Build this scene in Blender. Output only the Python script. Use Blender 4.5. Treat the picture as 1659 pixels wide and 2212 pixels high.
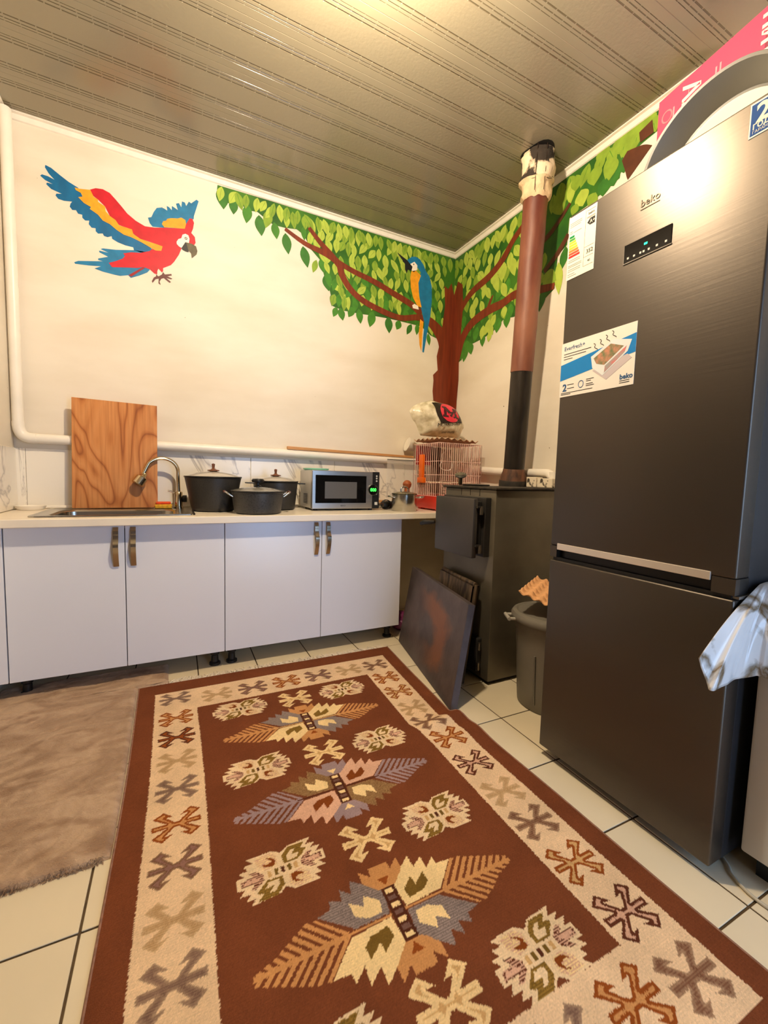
import bpy, bmesh, math, random
import numpy as np
from mathutils import Vector, Matrix, noise

for _o in list(bpy.data.objects):
    bpy.data.objects.remove(_o)
scene = bpy.context.scene
col = scene.collection
random.seed(7)

# ---------------------------------------------------------------- camera
cam_data = bpy.data.cameras.new('camera')
cam = bpy.data.objects.new('camera', cam_data)
col.objects.link(cam)
RW = ((0.891312, -0.452569, 0.027269), (-0.012601, -0.084849, -0.996314), (0.453215, 0.887683, -0.081330))
cam.matrix_world = Matrix(((RW[0][0], -RW[1][0], -RW[2][0], -2.1294),
                           (RW[0][1], -RW[1][1], -RW[2][1], -3.0054),
                           (RW[0][2], -RW[1][2], -RW[2][2], 1.0863),
                           (0, 0, 0, 1)))
cam_data.sensor_fit = 'HORIZONTAL'
cam_data.sensor_width = 36.0
cam_data.lens = 920.203 * 36.0 / 1659.0
cam_data.clip_start = 0.02
scene.camera = cam

# ---------------------------------------------------------------- world (daylight outside the open door)
world = bpy.data.worlds.new('daylight')
scene.world = world
world.use_nodes = True
bg = world.node_tree.nodes['Background']
bg.inputs['Color'].default_value = (0.42, 0.64, 1.0, 1)
bg.inputs['Strength'].default_value = 9.0

DOOR_X0, DOOR_X1, DOOR_H, FRONT_Y = -1.30, -0.40, 2.05, -4.4
portal = bpy.data.lights.new('doorway_daylight', 'AREA')
portal.shape = 'RECTANGLE'
portal.size = DOOR_X1 - DOOR_X0
portal.size_y = DOOR_H
portal.cycles.is_portal = True
po = bpy.data.objects.new('doorway_daylight', portal)
col.objects.link(po)
po.location = ((DOOR_X0 + DOOR_X1) / 2, FRONT_Y - 0.12, DOOR_H / 2)
po.rotation_euler = (math.radians(90), 0, 0)

LAMP = (-1.62, -1.80, 2.74)
LAMP_POWER = 165.0

lamp_data = bpy.data.lights.new('bulb_light', 'POINT')
lamp_data.energy = LAMP_POWER
lamp_data.color = (1.0, 0.80, 0.56)
lamp_data.shadow_soft_size = 0.05
lamp_data.use_soft_falloff = False
lamp_light = bpy.data.objects.new('bulb_light', lamp_data)
col.objects.link(lamp_light)
lamp_light.location = LAMP

scene.view_settings.view_transform = 'Standard'
scene.view_settings.look = 'None'
scene.view_settings.gamma = 1.0
scene.view_settings.use_curve_mapping = False
scene.view_settings.exposure = 0.0
scene.cycles.use_denoising = True
scene.cycles.max_bounces = 10
scene.cycles.diffuse_bounces = 6
scene.cycles.glossy_bounces = 5
scene.cycles.caustics_reflective = False
scene.cycles.caustics_refractive = False
scene.cycles.sample_clamp_indirect = 6.0

# ---------------------------------------------------------------- helpers
def lin(c):
    c = c / 255.0
    return c / 12.92 if c <= 0.04045 else ((c + 0.055) / 1.055) ** 2.4

def rgb(r, g, b):
    return (lin(r), lin(g), lin(b), 1.0)

def nd(nt, t, **kw):
    n = nt.nodes.new(t)
    for k, v in kw.items():
        setattr(n, k, v)
    return n

def M(name, c, rough=0.5, metal=0.0, var=0.0, c2=None, scale=8.0, stretch=(1, 1, 1), bump=0.0, bscale=60.0,
      spec=0.5, coat=0.0, trans=0.0, alpha=1.0, emis=None, estr=0.0, detail=4.0, lo=0.35, hi=0.65, ior=1.45):
    m = bpy.data.materials.new(name)
    m.use_nodes = True
    nt = m.node_tree
    p = nt.nodes['Principled BSDF']
    p.inputs['Base Color'].default_value = c
    p.inputs['Roughness'].default_value = rough
    p.inputs['Metallic'].default_value = metal
    p.inputs['Specular IOR Level'].default_value = spec
    p.inputs['Coat Weight'].default_value = coat
    p.inputs['Transmission Weight'].default_value = trans
    p.inputs['Alpha'].default_value = alpha
    p.inputs['IOR'].default_value = ior
    if emis:
        p.inputs['Emission Color'].default_value = emis
        p.inputs['Emission Strength'].default_value = estr
    tc = nd(nt, 'ShaderNodeTexCoord')
    mp = nd(nt, 'ShaderNodeMapping')
    mp.inputs['Scale'].default_value = stretch
    nt.links.new(tc.outputs['Object'], mp.inputs['Vector'])
    if var > 0 or c2:
        if c2 is None:
            c2 = tuple(max(0.0, v * (1 - var)) for v in c[:3]) + (1.0,)
        nz = nd(nt, 'ShaderNodeTexNoise')
        nz.inputs['Scale'].default_value = scale
        nz.inputs['Detail'].default_value = detail
        nt.links.new(mp.outputs['Vector'], nz.inputs['Vector'])
        rp = nd(nt, 'ShaderNodeValToRGB')
        rp.color_ramp.elements[0].position = lo
        rp.color_ramp.elements[0].color = c2
        rp.color_ramp.elements[1].position = hi
        rp.color_ramp.elements[1].color = c
        nt.links.new(nz.outputs['Fac'], rp.inputs['Fac'])
        nt.links.new(rp.outputs['Color'], p.inputs['Base Color'])
    if bump > 0:
        nz2 = nd(nt, 'ShaderNodeTexNoise')
        nz2.inputs['Scale'].default_value = bscale
        nz2.inputs['Detail'].default_value = 3.0
        nt.links.new(mp.outputs['Vector'], nz2.inputs['Vector'])
        bp = nd(nt, 'ShaderNodeBump')
        bp.inputs['Strength'].default_value = bump
        bp.inputs['Distance'].default_value = 0.004
        nt.links.new(nz2.outputs['Fac'], bp.inputs['Height'])
        nt.links.new(bp.outputs['Normal'], p.inputs['Normal'])
    return m

class MB:
    def __init__(self):
        self.v, self.f, self.mi = [], [], []
    def add(self, vs, fs, mi=0):
        o = len(self.v)
        self.v += [tuple(q) for q in vs]
        for f in fs:
            self.f.append(tuple(i + o for i in f)); self.mi.append(mi)
        return self
    def box(self, x0, x1, y0, y1, z0, z1, mi=0):
        vs = [(x, y, z) for z in (z0, z1) for y in (y0, y1) for x in (x0, x1)]
        fs = [(0, 2, 3, 1), (4, 5, 7, 6), (0, 1, 5, 4), (2, 6, 7, 3), (0, 4, 6, 2), (1, 3, 7, 5)]
        return self.add(vs, fs, mi)
    def hexa(self, b, t, mi=0):      # two quads, bottom and top, same order
        vs = list(b) + list(t)
        return self.add(vs, [(3, 2, 1, 0), (4, 5, 6, 7), (0, 1, 5, 4), (1, 2, 6, 5), (2, 3, 7, 6), (3, 0, 4, 7)], mi)
    def tube(self, pts, r, seg=10, radii=None, closed=False, mi=0):
        P = [Vector(q) for q in pts]
        n = len(P)
        T = []
        for i in range(n):
            a = P[i - 1] if (i > 0 or closed) else P[i]
            b = P[(i + 1) % n] if (i < n - 1 or closed) else P[i]
            T.append((b - a).normalized())
        up = Vector((0, 0, 1)) if abs(T[0].z) < 0.9 else Vector((1, 0, 0))
        nrm = (up - T[0] * up.dot(T[0])).normalized()
        vs = []
        for i in range(n):
            nrm = (nrm - T[i] * nrm.dot(T[i]))
            nrm = nrm.normalized() if nrm.length > 1e-6 else T[i].orthogonal().normalized()
            bi = T[i].cross(nrm)
            rr = radii[i] if radii else r
            for k in range(seg):
                a = 2 * math.pi * k / seg
                vs.append(P[i] + nrm * (rr * math.cos(a)) + bi * (rr * math.sin(a)))
        fs = []
        for i in range(n if closed else n - 1):
            j = (i + 1) % n
            for k in range(seg):
                l = (k + 1) % seg
                fs.append((i * seg + k, i * seg + l, j * seg + l, j * seg + k))
        if not closed:
            fs.append(tuple(range(seg - 1, -1, -1)))
            fs.append(tuple((n - 1) * seg + k for k in range(seg)))
        return self.add(vs, fs, mi)
    def lathe(self, prof, c=(0, 0, 0), seg=36, mi=0, frame=None, sx=1.0, sy=1.0):
        c = Vector(c)
        X, Y, Z = frame if frame else (Vector((1, 0, 0)), Vector((0, 1, 0)), Vector((0, 0, 1)))
        vs, fs = [], []
        n = len(prof)
        for (r, z) in prof:
            for k in range(seg):
                a = 2 * math.pi * k / seg
                vs.append(c + X * (r * sx * math.cos(a)) + Y * (r * sy * math.sin(a)) + Z * z)
        for i in range(n - 1):
            for k in range(seg):
                l = (k + 1) % seg
                fs.append((i * seg + k, i * seg + l, (i + 1) * seg + l, (i + 1) * seg + k))
        if prof[0][0] > 1e-6:
            fs.append(tuple(range(seg - 1, -1, -1)))
        if prof[-1][0] > 1e-6:
            fs.append(tuple((n - 1) * seg + k for k in range(seg)))
        return self.add(vs, fs, mi)
    def prism(self, pts, fn, h0, h1, mi=0):       # pts: 2-D outline, fn(a, b, h) -> 3-D
        n = len(pts)
        vs = [fn(a, b, h0) for a, b in pts] + [fn(a, b, h1) for a, b in pts]
        fs = [tuple(range(n - 1, -1, -1)), tuple(range(n, 2 * n))]
        fs += [(i, (i + 1) % n, n + (i + 1) % n, n + i) for i in range(n)]
        return self.add(vs, fs, mi)
    def flat(self, pts3, mi=0):
        return self.add(pts3, [tuple(range(len(pts3)))], mi)
    def grid(self, fn, nu, nv, mi=0):
        vs = [fn(i / nu, j / nv) for j in range(nv + 1) for i in range(nu + 1)]
        w = nu + 1
        fs = [(j * w + i, j * w + i + 1, (j + 1) * w + i + 1, (j + 1) * w + i) for j in range(nv) for i in range(nu)]
        return self.add(vs, fs, mi)
    def build(self, name, mat, parent=None, origin=None, bevel=0.0, bseg=2, smooth=None, solid=0.0, tri=False, merge=True):
        if origin is None:
            origin = parent['_org'] if parent is not None and '_org' in parent else (0, 0, 0)
        o3 = Vector(origin)
        me = bpy.data.meshes.new(name)
        bm = bmesh.new()
        bv = [bm.verts.new(Vector(q) - o3) for q in self.v]
        for f, mi in zip(self.f, self.mi):
            try:
                nf = bm.faces.new([bv[i] for i in f]); nf.material_index = mi
            except ValueError:
                pass
        if merge:
            bmesh.ops.remove_doubles(bm, verts=bm.verts, dist=1e-6)
        if not solid:
            bmesh.ops.recalc_face_normals(bm, faces=bm.faces)
        if solid:
            bmesh.ops.solidify(bm, geom=bm.faces[:], thickness=solid)
        if bevel > 0:
            es = [e for e in bm.edges if len(e.link_faces) == 2 and e.calc_face_angle(0) > 0.6]
            if es:
                bmesh.ops.bevel(bm, geom=es, offset=bevel, segments=bseg, affect='EDGES', profile=0.5, clamp_overlap=True)
        if tri:
            bmesh.ops.triangulate(bm, faces=[f for f in bm.faces if len(f.verts) > 4])
        bm.to_mesh(me); bm.free()
        if smooth is not None:
            me.polygons.foreach_set('use_smooth', [True] * len(me.polygons))
            if smooth < 180:
                try:
                    me.set_sharp_from_angle(angle=math.radians(smooth))
                except Exception:
                    pass
        for m in (mat if isinstance(mat, (list, tuple)) else [mat]):
            me.materials.append(m)
        ob = bpy.data.objects.new(name, me)
        col.objects.link(ob)
        if parent is not None:
            ob.parent = parent
            if '_org' in parent:
                ob.location = o3 - Vector(parent['_org'])
        else:
            ob.location = o3
        ob['_org'] = tuple(o3)
        return ob

def tag(o, label=None, cat=None, group=None, kind=None):
    if label: o['label'] = label
    if cat: o['category'] = cat
    if group: o['group'] = group
    if kind: o['kind'] = kind
    return o

def thing(name, label, cat, loc, group=None):
    o = bpy.data.objects.new(name, None)
    o.empty_display_size = 0.05
    col.objects.link(o)
    o.location = loc
    o['_org'] = tuple(loc)
    return tag(o, label, cat, group)

def struct(o, label=None):
    o['kind'] = 'structure'
    if label: o['label'] = label
    return o

def arc(cx, cy, r, a0, a1, n):
    return [(cx + r * math.cos(math.radians(a0 + (a1 - a0) * i / n)), cy + r * math.sin(math.radians(a0 + (a1 - a0) * i / n))) for i in range(n + 1)]

FACE_NEG_X = (Vector((0, -1, 0)), Vector((0, 0, 1)), Vector((-1, 0, 0)))   # something printed on a face that looks to -x
FACE_NEG_Y = (Vector((1, 0, 0)), Vector((0, 0, 1)), Vector((0, -1, 0)))

def text_mesh(s, size, mat, parent, pos, frame, name='lettering', rot=0.0, align='LEFT', ext=0.0003, sx=1.0, bold=0.0):
    cu = bpy.data.curves.new(name, 'FONT')
    cu.body = s; cu.size = size; cu.align_x = align; cu.extrude = ext; cu.offset = bold
    cu.resolution_u = 3
    tmp = bpy.data.objects.new(name, cu)
    col.objects.link(tmp)
    bpy.context.view_layer.update()
    me = bpy.data.meshes.new_from_object(tmp.evaluated_get(bpy.context.evaluated_depsgraph_get()))
    bpy.data.objects.remove(tmp)
    X, Y, Z = frame
    c, sn = math.cos(rot), math.sin(rot)
    X2, Y2 = X * c + Y * sn, Y * c - X * sn
    base = Vector(pos)
    org = Vector(parent['_org'])
    for v in me.vertices:
        v.co = base + X2 * (v.co.x * sx) + Y2 * v.co.y + Z * v.co.z - org
    me.materials.clear(); me.materials.append(mat)
    ob = bpy.data.objects.new(name, me)
    col.objects.link(ob)
    ob.parent = parent
    ob['_org'] = tuple(org)
    return ob

# ---------------------------------------------------------------- materials
WHITE = M('white_gloss', rgb(236, 236, 238), 0.28, var=0.02)
def wall_material():
    m = M('wall_paint', rgb(240, 232, 216), 0.6, bump=0.08, bscale=14)
    nt = m.node_tree; p = nt.nodes['Principled BSDF']
    tc = nd(nt, 'ShaderNodeTexCoord')
    mp = nd(nt, 'ShaderNodeMapping'); mp.inputs['Scale'].default_value = (0.8, 0.8, 2.2)
    nz = nd(nt, 'ShaderNodeTexNoise'); nz.inputs['Scale'].default_value = 1.6; nz.inputs['Detail'].default_value = 5
    rp = nd(nt, 'ShaderNodeValToRGB')
    rp.color_ramp.elements[0].position = 0.35; rp.color_ramp.elements[0].color = rgb(218, 208, 190)
    rp.color_ramp.elements[1].position = 0.6; rp.color_ramp.elements[1].color = rgb(230, 222, 207)
    nz2 = nd(nt, 'ShaderNodeTexNoise'); nz2.inputs['Scale'].default_value = 42; nz2.inputs['Detail'].default_value = 1
    r2 = nd(nt, 'ShaderNodeValToRGB')
    r2.color_ramp.elements[0].position = 0.80; r2.color_ramp.elements[0].color = (1, 1, 1, 1)
    r2.color_ramp.elements[1].position = 0.83; r2.color_ramp.elements[1].color = (0.25, 0.2, 0.15, 1)
    mx = nd(nt, 'ShaderNodeMixRGB', blend_type='MULTIPLY'); mx.inputs['Fac'].default_value = 1
    nt.links.new(tc.outputs['Object'], mp.inputs['Vector'])
    nt.links.new(mp.outputs['Vector'], nz.inputs['Vector'])
    nt.links.new(tc.outputs['Object'], nz2.inputs['Vector'])
    nt.links.new(nz.outputs['Fac'], rp.inputs['Fac'])
    nt.links.new(nz2.outputs['Fac'], r2.inputs['Fac'])
    nt.links.new(rp.outputs['Color'], mx.inputs['Color1'])
    nt.links.new(r2.outputs['Color'], mx.inputs['Color2'])
    nt.links.new(mx.outputs['Color'], p.inputs['Base Color'])
    return m
WALL = wall_material()
WALL2 = M('unseen_wall_dark', rgb(100, 86, 68), 0.6, var=0.06, scale=2)  # dark tone given to the unseen walls to cut bounced fill light
TRIM = M('trim_white', rgb(238, 232, 220), 0.45, var=0.06, scale=20)
PIPEW = M('pipe_enamel', rgb(240, 234, 222), 0.35, var=0.08, scale=6, bump=0.05)
GROUT = M('grout', rgb(92, 74, 50), 0.85, var=0.3, scale=60)
def floor_tile_material():
    m = M('floor_tile', rgb(226, 212, 182), 0.3, var=0.07, scale=3.0, bump=0.03, bscale=18)
    return m
FTILE = floor_tile_material()

def marble(name, base, vein, rough, vs=1.3, coat=0.0, second=None, mapscale=(1, 1, 1), width=0.035):
    m = M(name, base, rough, coat=coat)
    nt = m.node_tree; p = nt.nodes['Principled BSDF']
    tc = nd(nt, 'ShaderNodeTexCoord')
    mp = nd(nt, 'ShaderNodeMapping'); mp.inputs['Scale'].default_value = mapscale
    nt.links.new(tc.outputs['Object'], mp.inputs['Vector'])
    n1 = nd(nt, 'ShaderNodeTexNoise'); n1.inputs['Scale'].default_value = vs; n1.inputs['Detail'].default_value = 6
    n1.inputs['Distortion'].default_value = 0.9
    s = nd(nt, 'ShaderNodeMath', operation='SUBTRACT'); s.inputs[1].default_value = 0.5
    a = nd(nt, 'ShaderNodeMath', operation='ABSOLUTE')
    r = nd(nt, 'ShaderNodeValToRGB')
    r.color_ramp.elements[0].position = 0.0; r.color_ramp.elements[0].color = vein
    r.color_ramp.elements[1].position = width; r.color_ramp.elements[1].color = base
    if second:
        e = r.color_ramp.elements.new(width * 0.45); e.color = second
    nt.links.new(mp.outputs['Vector'], n1.inputs['Vector'])
    nt.links.new(n1.outputs['Fac'], s.inputs[0]); nt.links.new(s.outputs[0], a.inputs[0])
    nt.links.new(a.outputs[0], r.inputs['Fac']); nt.links.new(r.outputs['Color'], p.inputs['Base Color'])
    return m
WTILE = marble('marble_wall_tile', rgb(236, 230, 218), rgb(182, 176, 170), 0.22, 1.0, width=0.006)
CLOTH = marble('marble_oilcloth', rgb(214, 214, 214), rgb(112, 92, 64), 0.1, 5.0, second=rgb(160, 154, 146), width=0.05)
WORKTOP = M('worktop_laminate', rgb(236, 226, 208), 0.3, var=0.06, scale=7)

def ceiling_material():
    m = M('ceiling_pvc', rgb(148, 140, 118), 0.2, spec=0.6)
    nt = m.node_tree; p = nt.nodes['Principled BSDF']
    tc = nd(nt, 'ShaderNodeTexCoord')
    sp = nd(nt, 'ShaderNodeSeparateXYZ')
    nt.links.new(tc.outputs['Object'], sp.inputs[0])
    def math_(op, a, b=None):
        n = nd(nt, 'ShaderNodeMath', operation=op)
        for i, q in enumerate((a, b)):
            if q is None: continue
            if isinstance(q, (int, float)): n.inputs[i].default_value = q
            else: nt.links.new(q, n.inputs[i])
        return n.outputs[0]
    y = sp.outputs['Y']; x = sp.outputs['X']
    lines = None
    for c, hw in ((0.0655, 0.0032), (0.083, 0.0022), (0.097, 0.0014), (-0.0655, 0.0032), (-0.083, 0.0022), (-0.097, 0.0014)):
        d = math_('ABSOLUTE', math_('SUBTRACT', y, c))
        l = math_('LESS_THAN', d, hw)
        lines = l if lines is None else math_('MAXIMUM', lines, l)
    tick = math_('LESS_THAN', math_('PINGPONG', x, 0.027), 0.0022)
    dash = math_('MULTIPLY', lines, math_('SUBTRACT', 1.0, tick))
    mix = nd(nt, 'ShaderNodeMixRGB'); mix.inputs['Color1'].default_value = rgb(148, 140, 118); mix.inputs['Color2'].default_value = rgb(104, 95, 74)
    nt.links.new(dash, mix.inputs['Fac']); nt.links.new(mix.outputs['Color'], p.inputs['Base Color'])
    rough_strip = math_('LESS_THAN', math_('ABSOLUTE', y), 0.0615)
    nz = nd(nt, 'ShaderNodeTexNoise'); nz.inputs['Scale'].default_value = 70; nz.inputs['Detail'].default_value = 4
    nt.links.new(tc.outputs['Object'], nz.inputs['Vector'])
    h = math_('MULTIPLY', nz.outputs['Fac'], rough_strip)
    bp = nd(nt, 'ShaderNodeBump'); bp.inputs['Strength'].default_value = 0.22; bp.inputs['Distance'].default_value = 0.003
    nt.links.new(h, bp.inputs['Height']); nt.links.new(bp.outputs['Normal'], p.inputs['Normal'])
    return m
CEIL = ceiling_material()
BLACK = M('black_plastic', rgb(22, 22, 24), 0.35)
CHROME = M('chrome', rgb(205, 205, 205), 0.16, 1.0)
STEEL = M('stainless', rgb(190, 186, 176), 0.24, 1.0, var=0.12, scale=4, stretch=(1, 1, 8))
GLASSY = M('clear_glass', (0.9, 0.94, 0.92, 1), 0.04, alpha=0.14)

# ---------------------------------------------------------------- room shell
XL, H = -2.87, 2.914
floor = struct(MB().box(XL - 0.1, 0.1, FRONT_Y - 0.1, 0.1, -0.12, -0.004).build('floor', GROUT), 'cream ceramic floor tiles with dark grout')
TSX, TSY, TROT = 0.309, 0.3152, -0.02
tile_proto = MB().box(-TSX / 2 + 0.003, TSX / 2 - 0.003, -TSY / 2 + 0.003, TSY / 2 - 0.003, -0.004, 0.0).build('tile', FTILE, floor, origin=(0, 0, 0), bevel=0.0012, bseg=1)
first = True
ct, st = math.cos(TROT), math.sin(TROT)
for i in range(-4, 9):
    for j in range(-6, 11):
        u, v = -(i + 0.5) * TSX, -(j + 0.5) * TSY
        cx, cy = -0.775 + u * ct - v * st, -1.593 + u * st + v * ct
        if cx < XL - TSX / 2 + 0.02 or cx > TSX / 2 - 0.02 or cy < FRONT_Y - 0.1 or cy > TSY / 2 - 0.02:
            continue
        t = tile_proto if first else tile_proto.copy()
        if not first:
            col.objects.link(t); t.parent = floor
        first = False
        t.location = (cx, cy, 0.0)
        t.rotation_euler = (0, 0, TROT)

ceiling = struct(MB().box(XL - 0.1, 0.1, FRONT_Y - 0.1, 0.1, H + 0.012, H + 0.1).build('ceiling', CEIL, origin=(0, 0, 0)), 'glossy grey-beige plastic panel ceiling with dashed pinstripes')
PW = 0.2672
prof = []
def gy(y, z): prof.append((y, z))
gy(-PW / 2, 0.011); gy(-PW / 2, 0.001); gy(-PW / 2 + 0.0015, 0.0)
for c, hw in ((-0.097, 0.0014), (-0.083, 0.0022), (-0.0655, 0.0032), (0.0655, 0.0032), (0.083, 0.0022), (0.097, 0.0014)):
    gy(c - hw, 0.0); gy(c - hw * 0.6, 0.0012); gy(c + hw * 0.6, 0.0012); gy(c + hw, 0.0)
gy(PW / 2 - 0.0015, 0.0); gy(PW / 2, 0.001); gy(PW / 2, 0.011)
pm = MB().prism([(y, z) for y, z in prof], lambda a, b, h: (h, a, b), XL, 0.0)
panel = pm.build('ceiling_panel', CEIL, ceiling, origin=(0, 0, 0), tri=True)
first = True
for k in range(-5, 13):
    c = -1.2065 - PW * k
    b0, b1 = max(c - PW / 2, FRONT_Y), min(c + PW / 2, 0)
    if b1 - b0 < 0.02:
        continue
    t = panel if first else panel.copy()
    if not first: col.objects.link(t); t.parent = ceiling
    first = False
    t.location = (0, (b0 + b1) / 2, H)
    t.scale = (1, (b1 - b0) / PW, 1)

wall_back = struct(MB().box(XL - 0.1, 0.1, 0.0, 0.12, 0, H + 0.1).build('wall_back', WALL), 'cream painted wall with a painted tree and flying macaw')
wall_right = struct(MB().box(0.0, 0.12, FRONT_Y - 0.1, 0.0, 0, H + 0.1).build('wall_right', WALL), 'cream painted wall behind the refrigerator')
wl = MB().box(XL - 0.12, XL, -1.0, 0.0, 0, H + 0.1, mi=0)
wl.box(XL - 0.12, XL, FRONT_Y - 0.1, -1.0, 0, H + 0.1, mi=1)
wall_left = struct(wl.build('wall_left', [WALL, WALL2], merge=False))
wf = MB()
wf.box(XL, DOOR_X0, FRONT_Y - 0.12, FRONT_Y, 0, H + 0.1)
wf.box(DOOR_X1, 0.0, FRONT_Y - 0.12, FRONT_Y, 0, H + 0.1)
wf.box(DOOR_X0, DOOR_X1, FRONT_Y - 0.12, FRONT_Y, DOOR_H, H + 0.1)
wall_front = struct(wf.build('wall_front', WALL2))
df = MB()
df.box(DOOR_X0 - 0.06, DOOR_X0 + 0.03, FRONT_Y - 0.12, FRONT_Y + 0.015, 0, DOOR_H + 0.06)
df.box(DOOR_X1 - 0.03, DOOR_X1 + 0.06, FRONT_Y - 0.12, FRONT_Y + 0.015, 0, DOOR_H + 0.06)
df.box(DOOR_X0 + 0.03, DOOR_X1 - 0.03, FRONT_Y - 0.12, FRONT_Y + 0.015, DOOR_H - 0.03, DOOR_H + 0.06)
struct(df.build('door_1', TRIM))

# cornice strips
def cornice(name, fn, L, label):
    prof = [(0, 0), (0.030, 0), (0.030, -0.006), (0.018, -0.010), (0.012, -0.022), (0.008, -0.030), (0.0, -0.034)]
    return struct(MB().prism(prof, fn, 0.0, L).build(name, TRIM), label)
cornice('trim_1', lambda a, b, h: (XL + h, -a, H + b), -XL, 'white cornice strip above the painted tree')
cornice('trim_2', lambda a, b, h: (-a, -h, H + b), 4.39, 'white cornice strip along the right wall')
cornice('trim_3', lambda a, b, h: (XL + a, -h, H + b), 4.39, None)

# marble tile splashback, each tile its own piece
k0 = 0
ti = MB().box(-0.2985, 0.2985, -0.008, 0.0, 0, 0.33)
wt = ti.build('wall_tile', WTILE, wall_back, origin=(0, 0, 0), bevel=0.001, bseg=1)
for xa, xb in ((XL, -2.822), (-2.822, -2.222), (-2.222, -1.622), (-1.622, -1.022), (-1.022, -0.422), (-0.422, 0.0)):
    t = wt if k0 == 0 else wt.copy()
    if k0: col.objects.link(t); t.parent = wall_back
    k0 += 1
    t.location = ((xa + xb) / 2, 0, 0.862)
    t.scale = ((xb - xa) / 0.6, 1, 1)
k0 = 0
wt2 = MB().box(0.0, 0.008, -0.2985, 0.2985, 0, 0.33).build('wall_tile', WTILE, wall_left, origin=(0, 0, 0), bevel=0.001, bseg=1)
wt2.location = (XL, -0.3085, 0.862)

# ---------------------------------------------------------------- mural
M_WING = [(-2689,2704),(-2664,2697),(-2624,2671),(-2588,2650),(-2546,2633),(-2521,2579),(-2478,2542),(-2429,2500),(-2374,2464),(-2299,2439),(-2227,2419),(-2191,2401),(-2204,2378),(-2252,2366),(-2285,2371),(-2288,2385),(-2329,2386),(-2364,2393),(-2392,2405),(-2394,2419),(-2414,2408),(-2431,2410),(-2437,2422),(-2459,2415),(-2470,2425),(-2470,2441),(-2489,2439),(-2502,2454),(-2499,2474),(-2518,2469),(-2531,2480),(-2531,2496),(-2550,2496),(-2559,2512),(-2576,2508),(-2587,2522),(-2583,2539),(-2575,2552),(-2612,2545),(-2637,2547),(-2649,2561),(-2645,2572),(-2621,2578),(-2667,2589),(-2688,2607),(-2684,2616),(-2659,2616),(-2691,2626),(-2713,2642),(-2705,2651),(-2680,2650),(-2651,2641),(-2675,2664),(-2691,2691)]
M_BAND = [(-2562,2629),(-2541,2629),(-2490,2639),(-2474,2606),(-2455,2599),(-2455,2586),(-2422,2571),(-2420,2546),(-2401,2527),(-2373,2512),(-2356,2488),(-2292,2483),(-2286,2459),(-2251,2442),(-2209,2437),(-2160,2433),(-2135,2429),(-2142,2402),(-2173,2396),(-2203,2408),(-2251,2426),(-2293,2438),(-2334,2443),(-2368,2459),(-2402,2482),(-2435,2492),(-2457,2517),(-2495,2537),(-2489,2548),(-2521,2560),(-2547,2583),(-2526,2593),(-2533,2609),(-2557,2617)]
M_BODY = [(-2492,2640),(-2465,2656),(-2431,2661),(-2398,2651),(-2370,2624),(-2342,2595),(-2314,2564),(-2273,2537),(-2226,2519),(-2177,2525),(-2128,2538),(-2071,2551),(-2013,2563),(-2006,2592),(-1986,2632),(-1970,2633),(-1961,2612),(-1967,2576),(-1977,2549),(-1957,2530),(-1953,2497),(-1961,2481),(-1987,2481),(-2000,2498),(-2027,2464),(-2033,2442),(-2047,2404),(-2073,2357),(-2092,2332),(-2134,2305),(-2134,2288),(-2140,2278),(-2159,2296),(-2165,2281),(-2166,2260),(-2181,2263),(-2205,2281),(-2239,2287),(-2266,2274),(-2319,2264),(-2395,2248),(-2411,2268),(-2377,2286),(-2342,2308),(-2330,2327),(-2339,2338),(-2300,2354),(-2252,2363),(-2204,2385),(-2191,2401),(-2173,2396),(-2142,2402),(-2135,2429),(-2160,2433),(-2209,2439),(-2251,2442),(-2286,2461),(-2294,2483),(-2356,2490),(-2401,2527),(-2422,2571),(-2455,2599),(-2477,2611)]
M_FACE = [(-2059,2476),(-2049,2494),(-2033,2503),(-2026,2526),(-2010,2535),(-1994,2531),(-1987,2512),(-1991,2484),(-2010,2485),(-2020,2466),(-2033,2447),(-2046,2452),(-2058,2463)]
M_LOWBEAK = [(-2010,2487),(-1991,2477),(-1988,2453),(-1994,2431),(-2008,2431),(-2027,2437),(-2033,2445)]
M_BEAK = [(-2007,2486),(-1974,2485),(-1951,2477),(-1943,2451),(-1948,2429),(-1975,2401),(-1979,2428),(-1994,2441)]
M_EYE = [(-2007,2509)]
M_RWING = [(-2210,2572),(-2192,2580),(-2179,2613),(-2163,2640),(-2138,2650),(-2123,2648),(-2107,2641),(-2110,2667),(-2098,2664),(-2083,2651),(-2082,2675),(-2069,2670),(-2050,2661),(-2060,2695),(-2044,2703),(-2031,2683),(-2027,2718),(-2011,2716),(-2004,2698),(-1989,2728),(-1976,2722),(-1946,2752),(-1934,2746),(-1946,2705),(-1961,2653),(-1963,2632),(-1986,2629),(-2009,2585),(-2013,2563),(-2134,2537),(-2186,2528),(-2201,2544)]
M_RBAND = [(-2137,2556),(-2130,2574),(-2114,2582),(-2108,2594),(-2089,2603),(-2070,2608),(-2051,2612),(-2032,2623),(-2009,2615),(-2006,2592),(-2013,2563),(-2071,2552),(-2124,2541)]
M_TAIL = [(-2204,2378),(-2285,2370),(-2376,2349),(-2438,2341),(-2449,2334),(-2412,2324),(-2457,2324),(-2455,2315),(-2414,2301),(-2462,2280),(-2462,2272),(-2440,2270),(-2556,2244),(-2575,2232),(-2570,2225),(-2508,2231),(-2449,2240),(-2481,2221),(-2441,2213),(-2384,2209),(-2356,2209),(-2316,2222),(-2303,2210),(-2261,2232),(-2218,2260),(-2205,2278),(-2229,2312),(-2228,2366)]
M_STRIP = [(-2239,2287),(-2314,2223),(-2300,2217),(-2254,2260),(-2230,2282)]
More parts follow.
